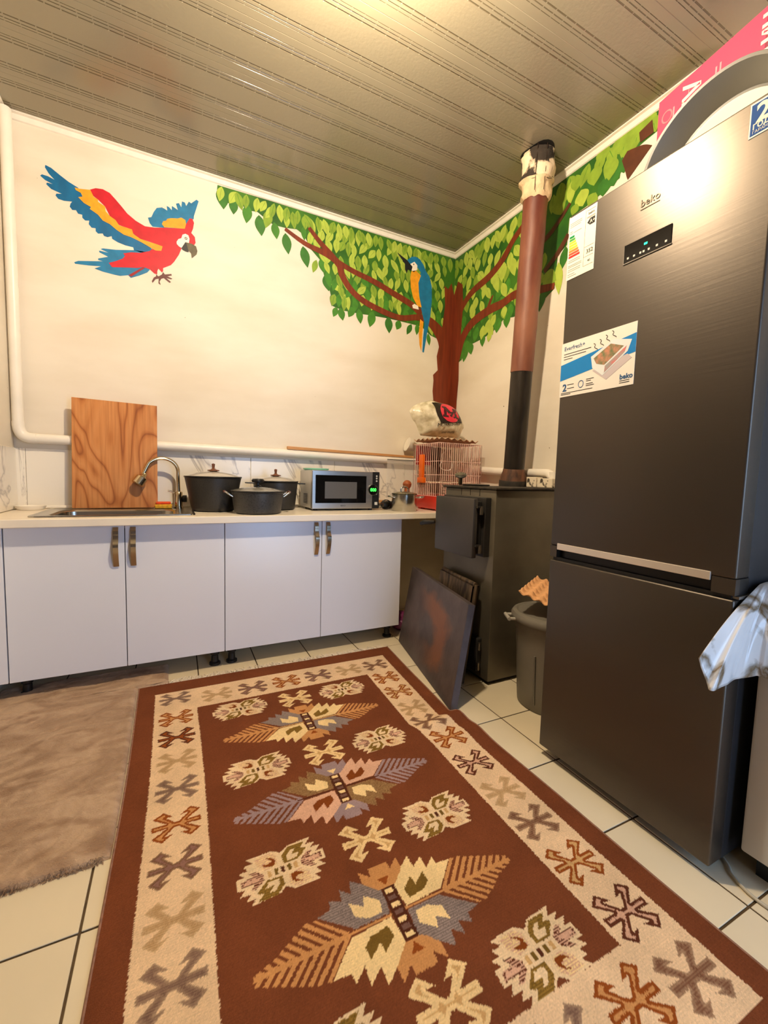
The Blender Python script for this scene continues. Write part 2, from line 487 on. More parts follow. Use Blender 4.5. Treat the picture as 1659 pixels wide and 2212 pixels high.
M_LEGS = [(-2172,2259),(-2159,2251),(-2141,2266),(-2134,2282),(-2125,2270),(-2090,2281),(-2087,2273),(-2112,2262),(-2084,2255),(-2093,2249),(-2119,2252),(-2092,2233),(-2100,2227),(-2131,2248),(-2144,2241),(-2154,2222),(-2148,2205),(-2160,2211),(-2158,2238),(-2175,2231),(-2191,2206),(-2195,2216),(-2184,2239),(-2172,2249)]
S_BACK = [(-456,2759),(-419,2793),(-380,2804),(-340,2793),(-305,2757),(-283,2718),(-247,2682),(-223,2610),(-219,2499),(-228,2384),(-250,2267),(-277,2093),(-291,2096),(-289,2204),(-280,2318),(-319,2434),(-335,2519),(-352,2604),(-335,2673),(-329,2697),(-364,2732),(-391,2758),(-430,2738)]
S_BELLY = [(-415,2688),(-376,2702),(-328,2675),(-349,2616),(-339,2518),(-312,2435),(-352,2438),(-394,2496),(-417,2568),(-424,2642)]
S_TAIL = [(-322,2344),(-291,2328),(-297,2225),(-302,2100),(-320,2143),(-331,2231)]
S_FACE = [(-427,2739),(-391,2764),(-364,2743),(-363,2711),(-395,2685),(-415,2693)]
S_EYE = [(-397,2743)]
S_BEAK = [(-475,2727),(-547,2795),(-456,2759),(-423,2734),(-407,2722),(-415,2693),(-448,2691),(-456,2662),(-473,2685)]
S_FEET = [(-399,2435),(-379,2450),(-346,2440),(-338,2414),(-365,2414),(-391,2414)]
F_BACK = [(-1825,2876),(-1828,2845),(-1795,2795),(-1743,2784),(-1682,2803),(-1646,2778),(-1582,2787),(-1526,2758),(-1478,2735),(-1401,2738),(-1322,2751),(-1271,2727),(-1218,2645),(-1155,2593),(-1121,2493),(-1076,2394),(-1052,2299),(-974,2284),(-860,2286),(-777,2291),(-631,2297),(-517,2297),(-413,2294),(-306,2291),(-221,2238),(-165,2225),(-92,2276),(-95,2713),(-8,2907)]
F_BL = [(-1795,2808,120,70,5,0),(-1730,2775,85,50,0,0),(-1646,2755,105,55,-5,1),(-1563,2707,115,62,8,0),(-1516,2761,110,55,-12,2),(-1464,2702,95,50,10,1),(-1387,2639,120,58,10,0),(-1259,2585,125,60,15,0),(-1191,2540,85,38,-15,2),(-1271,2736,80,36,5,1),(-1214,2713,110,40,25,1),(-1133,2559,90,55,10,1),(-1099,2449,100,60,15,0),(-1048,2345,90,55,-15,0),(-1035,2262,70,40,-20,1),(-985,2256,80,50,15,1),(-912,2286,80,50,-25,1),(-842,2268,95,50,10,1),(-746,2265,110,60,-12,1),(-598,2250,110,60,5,0),(-516,2264,70,50,-20,1),(-418,2249,85,40,-25,0),(-345,2262,80,38,-5,1),(-234,2202,85,34,10,1),(-113,2337,110,40,20,1),(-987,2373,90,40,-15,3),(-942,2352,110,45,10,3),(-1022,2431,90,36,70,3),(-733,2446,90,34,-10,3),(-667,2450,95,34,20,3),(-818,2480,90,42,0,2),(-876,2508,80,36,-10,2),(-547,2421,90,38,0,2)]
B_BRANCH = [[(-1401,2731,22),(-1260,2672,30),(-1102,2640,40),(-1014,2598,48),(-990,2533,46),(-932,2455,44),(-839,2393,42),(-694,2349,42),(-505,2321,40),(-336,2355,46),(-226,2340,70),(-109,2246,105),(-63,2137,120)],[(-1236,2784,26),(-1156,2709,34),(-1070,2643,42),(-1014,2593,46)],[(-1014,2608,34),(-901,2574,36),(-724,2537,40),(-575,2491,44),(-405,2439,48),(-310,2386,58)]]
K_BACK = [(-101,2647),(-63,2629),(-33,2683),(-1,2588),(0,2570),(0,1500),(-162,1483),(-167,1708),(-180,1800),(-175,1886),(-181,1930),(-138,1973),(-152,2082),(-125,2197),(-105,2347),(-89,2496)]
K_RIGHT = [(1,2588),(-49,2687),(-113,2637),(-130,2471),(-115,2260),(-102,2081),(-109,1895),(-95,1731),(-93,1487),(0,1500),(0,2570)]
F_RIGHT = [(-3,2904),(0,2000),(-127,2043),(-269,2138),(-387,2144),(-497,2162),(-614,2220),(-705,2203),(-940,2212),(-1048,2265),(-1059,2456),(-1123,2485),(-1130,2633),(-1242,2639),(-1364,2661),(-1439,2677),(-1447,2755),(-1487,2763),(-1563,2778),(-1800,2600),(-1900,2900),(-1000,2900)]
F_RL = [(-178,2083,110,45,15,1),(-250,2104,80,40,-10,1),(-388,2131,80,35,0,1),(-548,2194,90,45,10,1),(-640,2201,90,40,0,1),(-438,2214,95,36,20,3),(-393,2191,80,36,70,3),(-477,2179,80,36,-35,3),(-462,2135,60,30,10,3),(-240,2398,80,28,5,3),(-611,2267,70,34,0,3),(-508,2509,160,40,-20,3),(-573,2553,120,50,0,3),(-680,2543,120,40,-15,3),(-382,2485,90,34,15,3),(-600,2418,110,36,-25,3),(-1076,2313,200,60,-5,3),(-1105,2418,130,60,10,0),(-1285,2775,100,90,0,2),(-1210,2701,100,90,-10,3),(-1131,2772,130,60,0,3),(-1163,2809,90,70,0,2),(-1386,2754,110,80,10,2),(-1278,2656,70,80,40,2),(-1353,2685,100,90,10,0),(-1399,2709,110,100,-10,0),(-1243,2773,120,90,0,0),(-1462,2738,100,80,0,0),(-1497,2860,110,100,0,2),(-1569,2859,110,90,20,2),(-1481,2787,80,80,0,2),(-1426,2850,100,80,0,2),(-1536,2811,70,60,0,0),(-1329,2861,90,80,0,2),(-1163,2663,60,60,30,2),(-945,2231,120,40,10,0),(-1004,2341,110,60,-60,2),(-1049,2750,130,60,-20,2)]
R_BRANCH = [[(-69,2401,70),(-120,2463,44),(-241,2536,42),(-431,2574,42),(-568,2634,40),(-660,2716,36),(-749,2771,32),(-832,2823,26)],[(-57,2072,90),(-137,2211,60),(-257,2298,52),(-449,2331,48),(-589,2331,44),(-718,2348,42),(-940,2299,36),(-1047,2280,28)],[(-430,2337,24),(-462,2397,20),(-487,2424,8)],[(-906,2583,26),(-984,2608,26),(-1068,2664,22),(-1130,2717,16)],[(-960,2398,24),(-1058,2466,26),(-1131,2543,24)],[(-1460,2772,30),(-1517,2720,90),(-1545,2687,110)],[(-1536,2811,40),(-1601,2822,50)]]

P_BLUE = M('paint_blue', rgb(0, 104, 158), 0.5, var=0.25, scale=22, stretch=(1, 1, 0.4))
P_BLUE2 = M('paint_light_blue', rgb(24, 122, 172), 0.5, var=0.25, scale=22)
P_RED = M('paint_red', rgb(206, 26, 44), 0.5, var=0.22, scale=14)
P_DRED = M('paint_dark_red', rgb(150, 16, 26), 0.5, var=0.2, scale=14)
P_YEL = M('paint_orange_yellow', rgb(246, 166, 36), 0.5, var=0.18, scale=30)
P_WHITE = M('paint_white', rgb(244, 234, 220), 0.5)
P_BEAK = M('paint_grey_beak', rgb(96, 88, 62), 0.5, var=0.4, scale=30)
P_BLK = M('paint_black', rgb(28, 30, 30), 0.5)
P_LEG = M('paint_brown_feet', rgb(92, 44, 40), 0.5)
P_TRUNK = M('paint_trunk', rgb(128, 52, 24), 0.5, var=0.35, scale=16, stretch=(3, 3, 0.25))
P_TRUNK2 = M('paint_dark_branch', rgb(92, 50, 28), 0.5, var=0.3, scale=16)
P_FOL = M('paint_foliage', rgb(62, 116, 30), 0.5, c2=rgb(32, 84, 24), scale=5, detail=5)
P_L0 = M('paint_leaf_dark', rgb(56, 118, 40), 0.5, var=0.25, scale=20)
P_L1 = M('paint_leaf_mid', rgb(70, 136, 40), 0.5, var=0.25, scale=20)
P_L2 = M('paint_leaf_soft', rgb(136, 168, 54), 0.5, var=0.2, scale=20)
P_L3 = M('paint_leaf_light', rgb(176, 198, 78), 0.5, var=0.15, scale=20)
LEAFM = [P_L0, P_L1, P_L2, P_L3]

def back_pt(layer):
    return lambda a, b: (a / 1000.0, -0.0004 * layer - 0.0004, b / 1000.0)
def right_pt(layer):
    return lambda a, b: (-0.0004 * layer - 0.0004, a / 1000.0, b / 1000.0)
def paint(name, pts, mat, parent, layer, fn=back_pt, label=None):
    f = fn(layer)
    o = MB().flat([f(a, b) for a, b in pts]).build(name, mat, parent, tri=True)
    if label: o['label'] = label
    return o
def leaf_pts(cx, cz, l, w, ang):
    a = math.radians(ang)
    o = []
    for i in range(9):
        t = i / 8.0
        o.append((math.sin(math.pi * t ** 0.85) * w / 2, l / 2 - l * t))
    for i in range(7, 0, -1):
        t = i / 8.0
        o.append((-math.sin(math.pi * t ** 0.85) * w / 2, l / 2 - l * t))
    return [(cx + x * math.cos(a) - z * math.sin(a), cz + x * math.sin(a) + z * math.cos(a)) for x, z in o]
def leaf_vein(cx, cz, l, ang):
    a = math.radians(ang)
    o = [(-1.6, l * 0.36), (1.6, l * 0.36), (0.8, -l * 0.34), (-0.8, -l * 0.34)]
    return [(cx + x * math.cos(a) - z * math.sin(a), cz + x * math.sin(a) + z * math.cos(a)) for x, z in o]
def inside(poly, x, y):
    c = False
    n = len(poly)
    for i in range(n):
        x1, y1 = poly[i]; x2, y2 = poly[i - 1]
        if (y1 > y) != (y2 > y) and x < (x2 - x1) * (y - y1) / (y2 - y1) + x1:
            c = not c
    return c
def stroke(pts):
    L, R_ = [], []
    for i, (x, z, w) in enumerate(pts):
        a = pts[max(0, i - 1)]; b = pts[min(len(pts) - 1, i + 1)]
        dx, dz = b[0] - a[0], b[1] - a[1]
        d = math.hypot(dx, dz) or 1
        L.append((x - dz / d * w / 2, z + dx / d * w / 2)); R_.append((x + dz / d * w / 2, z - dx / d * w / 2))
    return L + R_[::-1]
def smooth_line(pts, sub=4):
    out = []
    n = len(pts)
    for i in range(n - 1):
        p0 = pts[max(0, i - 1)]; p1 = pts[i]; p2 = pts[i + 1]; p3 = pts[min(n - 1, i + 2)]
        for s in range(sub):
            t = s / sub
            out.append(tuple(0.5 * ((2 * p1[k]) + (-p0[k] + p2[k]) * t + (2 * p0[k] - 5 * p1[k] + 4 * p2[k] - p3[k]) * t * t + (-p0[k] + 3 * p1[k] - 3 * p2[k] + p3[k]) * t ** 3) for k in range(len(p1))))
    out.append(pts[-1])
    return out

# flying scarlet macaw
mac = paint('painted_macaw', M_BODY, P_RED, wall_back, 3, label='red, yellow and blue macaw painted in flight')
paint('wing', M_WING, P_BLUE, mac, 1)
paint('wing_band', M_BAND, P_YEL, mac, 4)
paint('wing', M_RWING, P_BLUE2, mac, 2)
paint('wing_band', M_RBAND, P_YEL, mac, 4)
paint('tail', M_TAIL, P_BLUE2, mac, 1)
paint('tail_stripe', M_STRIP, P_DRED, mac, 4)
paint('face_patch', M_FACE, P_WHITE, mac, 4)
paint('beak', M_LOWBEAK, P_BLK, mac, 5)
paint('beak', M_BEAK, P_BEAK, mac, 6)
paint('eye', [(M_EYE[0][0] + 8 * math.cos(t * 0.5236), M_EYE[0][1] + 8 * math.sin(t * 0.5236)) for t in range(12)], P_BEAK, mac, 5)
paint('eye', [(M_EYE[0][0] + 4 * math.cos(t * 0.5236), M_EYE[0][1] + 4 * math.sin(t * 0.5236)) for t in range(12)], P_WHITE, mac, 6)
paint('feet', M_LEGS, P_LEG, mac, 4)
# the painted tree: leaves and branches on the back wall
tree = paint('painted_tree', K_BACK, P_TRUNK, wall_back, 6, label='painted tree trunk with spreading branches in the corner')
paint('foliage', F_BACK[:-3] + [(0, 2250), (0, 2900)], P_FOL, tree, 1)
for k, br in enumerate(B_BRANCH):
    paint('branch', stroke(smooth_line([(a, b, w * 1.05) for a, b, w in br])), P_TRUNK, tree, 6.6 + 0.3 * k)
lv = MB()
for k, (x, z, l, w, an, s) in enumerate(F_BL):
    lv.flat([back_pt(2 + 0.02 * k)(a, b) for a, b in leaf_pts(x, z, l * 1.12, w * 1.12, an)], mi=s)
rr = random.Random(11)
cand = []
spots = []
tries = 0
while len(cand) < 190 and tries < 20000:
    tries += 1
    x = rr.uniform(-1810, -10); z = rr.uniform(2270, 2880)
    if not inside(F_BACK, x, z - 40): continue
    hang = 2880 - z
    lim = 150 + 60 * math.sin(x * 0.011) + (60 if x > -500 else 0)
    if hang > lim and rr.random() < 0.86: continue
    if any(abs(x - q[0]) < 40 and abs(z - q[1]) < 58 for q in spots): continue
    spots.append((x, z)); cand.append((x, z, hang))
for k, (x, z, hang) in enumerate(sorted(cand, key=lambda q: q[1])):
    s = 3 if rr.random() < 0.62 else 2
    if hang > 330 and rr.random() < 0.6: s = 1
    if hang < 60: s = 2 if rr.random() < 0.7 else 3
    l, w = rr.uniform(84, 118), rr.uniform(40, 54)
    an = rr.gauss(0, 18)
    lv.flat([back_pt(3 + 0.01 * k)(a, b) for a, b in leaf_pts(x, min(z, 2874 - l / 2), l, w, an)], mi=s)
    if s > 1:
        lv.flat([back_pt(3 + 0.01 * k + 0.006)(a, b) for a, b in leaf_vein(x, min(z, 2874 - l / 2), l, an)], mi=s - 1)
ob = lv.build('leaves', LEAFM, tree, tri=True)

# perched blue and yellow macaw
per = paint('painted_perched_macaw', S_BACK, P_BLUE2, wall_back, 9, label='blue and yellow macaw painted perching on a branch')
paint('belly', S_BELLY, P_YEL, per, 10)
paint('tail', S_TAIL, P_YEL, per, 10)
paint('face_patch', S_FACE, P_WHITE, per, 10)
paint('beak', S_BEAK, P_BLK, per, 11)
paint('eye', [(S_EYE[0][0] + 5 * math.cos(t * 0.785), S_EYE[0][1] + 5 * math.sin(t * 0.785)) for t in range(8)], P_BLK, per, 11)
paint('feet', S_FEET, P_WHITE, per, 11)

# right wall half of the tree
tr2 = paint('painted_tree', K_RIGHT, P_TRUNK, wall_right, 6, right_pt, label='right half of the painted tree behind the flue pipe')
FR = [(-3, 2904), (0, 2000), (-127, 2043), (-269, 2138), (-387, 2144), (-497, 2162), (-614, 2220), (-705, 2203), (-940, 2212), (-1048, 2265), (-1059, 2456), (-1123, 2485), (-1130, 2633), (-1242, 2639), (-1364, 2661), (-1439, 2677), (-1447, 2755), (-1487, 2763), (-1563, 2778), (-1750, 2800), (-1900, 2880), (-1000, 2900)]
paint('foliage', FR, P_FOL, tr2, 1, right_pt)
for k, br in enumerate(R_BRANCH):
    paint('branch', stroke(smooth_line([(a, b, w * 1.35) for a, b, w in br])), P_TRUNK if k < 3 else P_TRUNK2, tr2, 6.6 + 0.3 * k, right_pt)
lv = MB()
for k, (x, z, l, w, an, s) in enumerate(F_RL):
    lv.flat([right_pt((2 if s < 2 else 5) + 0.02 * k)(a, b) for a, b in leaf_pts(x, z, l * 1.17 * (0.85 if x < -1050 else 1.0), w * (1.75 if x > -1050 else 1.05), an)], mi=s)
rr = random.Random(21); spots = []; cand = []; tries = 0
while len(cand) < 120 and tries < 12000:
    tries += 1
    x = rr.uniform(-1750, -10); z = rr.uniform(2080, 2880)
    if not inside(FR, x, z - 40): continue
    hang = 2880 - z
    if hang > 170 + 50 * math.sin(x * 0.013) and rr.random() < 0.85: continue
    if x < -950 and (rr.random() < 0.75 or hang > 110): continue
    if any(abs(x - q[0]) < 54 and abs(z - q[1]) < 62 for q in spots): continue
    spots.append((x, z)); cand.append((x, z, hang))
for k, (x, z, hang) in enumerate(sorted(cand, key=lambda q: q[1])):
    s = 3 if rr.random() < 0.6 else 2
    if hang > 380 and rr.random() < 0.5: s = 1
    if x < -900: s = 2
    big = 1.0
    l, w = rr.uniform(90, 125), rr.uniform(52, 72) * big
    an = rr.gauss(0, 18)
    lv.flat([right_pt(3 + 0.01 * k)(a, b) for a, b in leaf_pts(x, min(z, 2874 - l / 2), l, w, an)], mi=s)
    if s > 1:
        lv.flat([right_pt(3 + 0.01 * k + 0.006)(a, b) for a, b in leaf_vein(x, min(z, 2874 - l / 2), l, an)], mi=s - 1)
lv.build('leaves', LEAFM, tr2, tri=True)

# ---------------------------------------------------------------- patterned kilim rug
RUGC = (-1.607, -1.702)
STEP = 0.0026
HU, HV = 0.674, 1.047
nu, nv = int(2 * HU / STEP), int(2 * HV / STEP)
U = (np.linspace(-HU, HU, nu + 1) * 1000.0)[None, :].repeat(nv + 1, 0)
V = (np.linspace(-HV, HV, nv + 1) * 1000.0)[:, None].repeat(nu + 1, 1)
rng = np.random.default_rng(5)
SU = U + rng.normal(0, 0.55, U.shape)
SV = V + rng.normal(0, 0.5, V.shape)
def C3(r, g, b): return np.array([lin(r), lin(g), lin(b)])
K_BROWN, K_CREAM = C3(112, 62, 37), C3(226, 194, 156)
K_TAN, K_ORANGE, K_DARK, K_OLIVE = C3(202, 160, 106), C3(196, 140, 86), C3(84, 44, 28), C3(112, 86, 36)
K_BLUE, K_PINK, K_LAV, K_GREY = C3(144, 128, 122), C3(216, 170, 142), C3(150, 128, 130), C3(122, 90, 80)
K_IVORY, K_RUST = C3(236, 206, 150), C3(140, 72, 28)
COLR = np.empty(U.shape + (3,)); COLR[:] = K_BROWN
def in_poly(poly, X, Y):
    c = np.zeros(X.shape, bool)
    n = len(poly)
    for i in range(n):
        x1, y1 = poly[i]; x2, y2 = poly[i - 1]
        if y1 == y2: continue
        m = ((y1 > Y) != (y2 > Y)) & (X < (x2 - x1) * (Y - y1) / (y2 - y1) + x1)
        c ^= m
    return c
def edge_dist(poly, X, Y):
    d = np.full(X.shape, 1e9)
    n = len(poly)
    for i in range(n):
        x1, y1 = poly[i]; x2, y2 = poly[i - 1]
        dx, dy = x2 - x1, y2 - y1
        t = np.clip(((X - x1) * dx + (Y - y1) * dy) / (dx * dx + dy * dy + 1e-9), 0, 1)
        d = np.minimum(d, np.hypot(X - x1 - t * dx, Y - y1 - t * dy))
    return d
def window(cx, cy, r):
    i0 = max(0, int((cx - r + HU * 1000) / (STEP * 1000))); i1 = min(nu + 1, int((cx + r + HU * 1000) / (STEP * 1000)) + 2)
    j0 = max(0, int((cy - r + HV * 1000) / (STEP * 1000))); j1 = min(nv + 1, int((cy + r + HV * 1000) / (STEP * 1000)) + 2)
    return slice(j0, j1), slice(i0, i1)
def stamp(poly, cx, cy, colr, s=1.0, flip=1, hatch=None, sparse=0.0):
    w = window(cx, cy, 420 * s)
    X, Y = (SU[w] - cx) / s * flip, (SV[w] - cy) / s * flip
    m = in_poly(poly, X, Y)
    if hatch is not None:
        h = (np.floor(Y / 3.2).astype(int) % 2 == 0)
        COLR[w][m & h] = hatch
        m = m & ~h
    if sparse > 0:
        m = m & (rng.random(m.shape) > sparse)
    COLR[w][m] = colr
# ground: brown edge, cream border, brown field
m = (np.abs(SU) < 601) & (np.abs(SV) < 942); COLR[m] = K_CREAM
m = (np.abs(SU) < 427) & (np.abs(SV) < 745); COLR[m] = K_BROWN
HOOK = [(42, 65), (70, 44), (29, 11), (70, 15), (73, -6), (30, -8), (69, -36), (42, -60), (11, -36), (34, -37), (6, -9), (-30, -40), (-3, -39), (-31, -63), (-59, -42), (-21, -10), (-63, -13), (-62, 9), (-17, 9), (-60, 39), (-32, 63), (-2, 36), (-21, 37), (6, 11), (42, 42), (9, 35)]
HOOK = [(40, 65), (70, 44), (30, 11), (71, 12), (71, -10), (30, -9), (69, -38), (40, -62), (10, -37), (33, -40), (6, -11), (-6, -10), (-33, -40), (-10, -37), (-40, -62), (-69, -38), (-30, -9), (-71, -10), (-71, 12), (-30, 11), (-70, 44), (-40, 65), (-10, 37), (-33, 40), (-6, 11), (6, 11), (33, 40), (10, 37)]
def hook(cx, cy, line, fill, s=1.0, lw=7.5, faint=0.0):
    w = window(cx, cy, 90 * s)
    X, Y = (SU[w] - cx) / s, (SV[w] - cy) / s
    ins = in_poly(HOOK, X, Y)
    d = edge_dist(HOOK, X, Y)
    k = faint * (0.55 + 0.9 * ((np.floor(Y / 3.0).astype(int) % 2) == 0)) + 0.25 * (faint > 0) * np.clip(1 - d / 8.0, 0, 1)
    k = np.clip(k, 0, 0.8)[..., None]
    blend = line * (1 - k) + K_CREAM * k
    COLR[w] = np.where(ins[..., None], blend, COLR[w])
    if fill is not None:
        COLR[w][ins & (d > lw)] = fill
HV_ = [(K_GREY * 0.7, None, 0.12), (K_RUST, K_ORANGE, 0.0), (K_DARK * 1.2, K_RUST * 1.1, 0.0), (K_TAN * 0.66, None, 0.22), (K_DARK * 1.15, K_GREY * 1.25, 0.05)]
HVr = [(K_RUST, K_ORANGE, 0.0), (K_RUST, K_TAN * 0.95, 0.0), (K_TAN * 0.66, None, 0.22), (K_DARK * 1.3, None, 0.14), (K_DARK * 1.15, K_PINK * 0.9, 0.0)]
def skew(cx, cy): return (cx, cy)
ys = [869, 686, 533, 378, 221, 57, -98, -253, -398, -552, -706, -855]
for k, y in enumerate(ys):
    l, f, fa = HV_[[0, 1, 2, 3, 0, 1, 4, 3, 0, 1, 2, 0][k]]
    hook(-514, y, l, f, s=0.97, faint=fa)
yr = [835, 673, 512, 351, 219, 86, -80, -246, -390, -545, -700, -856]
for k, y in enumerate(yr):
    l, f, fa = HVr[[3, 0, 1, 2, 3, 0, 4, 2, 3, 1, 4, 3][k]]
    hook(512, y, l, f, faint=fa)
for k, x in enumerate((-332, -162, 8, 178, 352)):
    l, f, fa = [HV_[3], HV_[4], HV_[1], HV_[4], HV_[3]][k]
    hook(x, 835, l, f, faint=fa)
    l, f, fa = [HV_[2], HV_[3], HV_[4], HV_[0], HV_[1]][k]
    hook(x, -832, l, f, faint=fa)
CLAW = {'out': [(95, 74), (76, 54), (103, 53), (86, 38), (114, 38), (97, 20), (117, 20), (119, -14), (96, -13), (113, -31), (86, -31), (97, -49), (76, -48), (88, -66), (20, -68), (-2, -51), (-19, -65), (-93, -70), (-79, -54), (-103, -53), (-89, -38), (-116, -36), (-102, -21), (-121, -18), (-121, 15), (-99, 16), (-114, 32), (-89, 33), (-101, 49), (-73, 50), (-91, 67), (-21, 70), (3, 54), (24, 70)], 'u_o': [(75, 66), (58, 50), (76, 43), (45, 16), (6, 17), (4, 43), (26, 66)], 'u_i': [(44, 53), (31, 37), (54, 38), (42, 23), (16, 22), (16, 37), (30, 53)], 'r_o': [(89, 28), (75, 12), (111, 13), (110, -5), (78, -9), (90, -23), (71, -22), (51, -6), (53, 13), (75, 30)], 'r_i': [(76, 9), (104, 9), (102, -2), (73, -3), (62, 5)], 'l_p': [(-27, 64), (-10, 50), (-12, 22), (-45, 15), (-65, 37), (-65, 53), (-74, 59)], 'l_b': [(-43, 54), (-24, 49), (-16, 39), (-16, 23), (-27, 20), (-44, 25), (-52, 34), (-35, 32), (-26, 36), (-29, 44)]}
def claw(cx, cy):
    stamp(CLAW['out'], cx, cy, C3(228, 200, 160))
    for fl in (1, -1):
        stamp(CLAW['u_o'], cx, cy, K_OLIVE, flip=fl, hatch=K_OLIVE * 1.6)
        stamp(CLAW['u_i'], cx, cy, C3(228, 200, 160), flip=fl)
        stamp(CLAW['r_o'], cx, cy, K_DARK * 1.3, flip=fl, hatch=K_PINK * 0.9)
        stamp(CLAW['r_i'], cx, cy, K_PINK * 0.95, flip=fl)
        stamp(CLAW['l_p'], cx, cy, K_PINK * 0.9, flip=fl, hatch=K_IVORY * 0.95)
        stamp(CLAW['l_b'], cx, cy, K_RUST * 0.8, flip=fl)
    for k, c in ((-36, K_TAN), (-18, K_OLIVE), (0, K_DARK), (18, K_OLIVE), (36, K_TAN)):
        stamp([(k - 5, -9), (k + 5, -9), (k + 5, 10), (k - 5, 10)], cx, cy, c)
for y in (648, 203, -232, -673):
    claw(-247, y + 5); claw(246, y - 5)
    w_ = (0, y)
    hook(4, y + (2 if y < 640 else 0), C3(232, 200, 146), K_TAN, s=1.08, lw=9)
LEAF_A = [(17, 68), (58, 105), (91, 130), (92, 91), (125, 114), (124, 74), (154, 98), (157, 76), (197, 72), (129, 8), (24, 4)]
LEAF_AI = [(37, 45), (70, 71), (72, 44), (107, 70), (109, 40), (88, 25), (42, 19)]
LEAF_B = [(22, -6), (115, -6), (192, -68), (156, -74), (153, -97), (123, -81), (120, -113), (95, -90), (86, -125), (63, -107), (16, -68)]
LEAF_BI = [(39, -16), (74, -15), (105, -32), (109, -70), (77, -47), (68, -73), (33, -45)]
BUD = [(-25, -70), (25, -70), (57, -102), (56, -138), (30, -112), (28, -137), (-28, -137), (-30, -115), (-58, -139), (-60, -104)]
BUDT = [(0, -76), (17, -98), (-17, -98)]
FEATH = [(132, 6), (199, 72), (222, 70), (352, 14), (352, -8), (298, -24), (262, -46), (222, -66), (199, -66), (132, -6)]
def medallion(cx, cy, A, AI, B, Bh, BI, FE, BU, BT, ST):
    for fl in (1, -1):
        stamp(LEAF_A, cx, cy, A, flip=fl); stamp(LEAF_AI, cx, cy, AI, flip=fl)
        stamp(LEAF_B, cx, cy, B, flip=fl, hatch=Bh); stamp(LEAF_BI, cx, cy, K_IVORY, flip=fl)
        stamp(BUD, cx, cy, BU, flip=fl); stamp(BUDT, cx, cy, BT, flip=fl)
        w = window(cx, cy, 380)
        X, Y = (SU[w] - cx) * fl, (SV[w] - cy) * fl
        m = in_poly(FEATH, X, Y)
        s = X - np.abs(Y) * 1.02
        m1 = m & ((np.mod(s, 25.0) < 14.0) | (np.abs(Y) < 6))
        COLR[w][m1] = FE
        stamp([(18, 3), (150, 3), (150, -3), (18, -3)], cx, cy, ST, flip=fl)
    stamp([(-19, 69), (19, 69), (19, -69), (-19, -69)], cx, cy, K_DARK * 0.85)
    for k in range(7):
        y = 58 - k * 19.3
        stamp([(-11, y - 6), (11, y - 6), (11, y + 6), (-11, y + 6)], cx, cy, K_IVORY if k % 2 == 0 else K_GREY * 0.8)
medallion(6, 438, K_IVORY, K_OLIVE * 1.3, K_BLUE, K_BLUE * 0.75, K_IVORY, K_ORANGE, K_ORANGE, K_RUST, K_TAN)
medallion(-2, 0, K_PINK, K_RUST * 0.8, C3(150, 118, 80), C3(120, 88, 54), K_IVORY, K_LAV, K_LAV, K_IVORY, K_DARK)
medallion(-6, -460, K_IVORY, K_OLIVE, K_BLUE, K_BLUE * 0.6, K_IVORY, K_ORANGE, K_ORANGE, K_RUST, K_ORANGE)
# weave noise
COLR *= (1.0 + rng.normal(0, 0.07, U.shape))[..., None] * (1 + 0.05 * np.sin(V / 1000 * 2 * np.pi / 0.006))[..., None]
COLR = np.clip(COLR, 0, 1)

def rug_xy(u, v):      # metres from rug centre -> world, with the slight drift of the cloth on the floor
    x = RUGC[0] + u + 0.018 * v + 0.006 * np.sin(3.1 * v + 0.6)
    y = RUGC[1] + v - 0.018 * u
    edge = np.clip((u - 0.15) / 0.524, 0, 1.0)
    nominal = RUGC[0] + HU + 0.018 * v + 0.006 * np.sin(3.1 * v + 0.6)
    target = np.interp(v, [-1.05, 0.10, 0.17, 0.24, 1.05], [-0.944, -0.930, -0.940, -0.968, -0.886])
    x = x + edge * (target - nominal)
    return x, y
def rug_z(u, v):
    # a ruck across the right edge, and soft waviness
    fall = 1 / (1 + np.exp(-(u - 0.52) / 0.06))
    vv = v - (0.205 + 0.09 * (u - 0.67))
    z = 0.030 * fall * np.exp(-(vv / 0.035) ** 2) + 0.012 * fall * np.exp(-((vv + 0.10) / 0.08) ** 2)
    z = z + 0.002 * (np.sin(9 * v + 2 * u) * np.sin(5 * u + 1) + 1) * 0.6
    return z + 0.005
um, vm = U / 1000.0, V / 1000.0
xr, yr_ = rug_xy(um, vm)
zr = rug_z(um, vm)
rug_org = (RUGC[0], RUGC[1], 0.0)
co = np.stack([xr - rug_org[0], yr_ - rug_org[1], zr], -1).reshape(-1, 3)
W1 = nu + 1
idx = np.arange((nu + 1) * (nv + 1)).reshape(nv + 1, nu + 1)
quads = np.stack([idx[:-1, :-1], idx[:-1, 1:], idx[1:, 1:], idx[1:, :-1]], -1).reshape(-1, 4)
me = bpy.data.meshes.new('kilim_rug')
me.vertices.add(len(co)); me.vertices.foreach_set('co', co.astype(np.float32).ravel())
me.loops.add(quads.size); me.loops.foreach_set('vertex_index', quads.astype(np.int32).ravel())
me.polygons.add(len(quads)); me.polygons.foreach_set('loop_start', np.arange(0, quads.size, 4, dtype=np.int32))
me.polygons.foreach_set('loop_total', np.full(len(quads), 4, np.int32))
me.update(calc_edges=True)
me.polygons.foreach_set('use_smooth', [True] * len(me.polygons))
at = me.color_attributes.new('weave', 'FLOAT_COLOR', 'POINT')
at.data.foreach_set('color', np.concatenate([COLR.reshape(-1, 3), np.ones((len(co), 1))], 1).astype(np.float32).ravel())
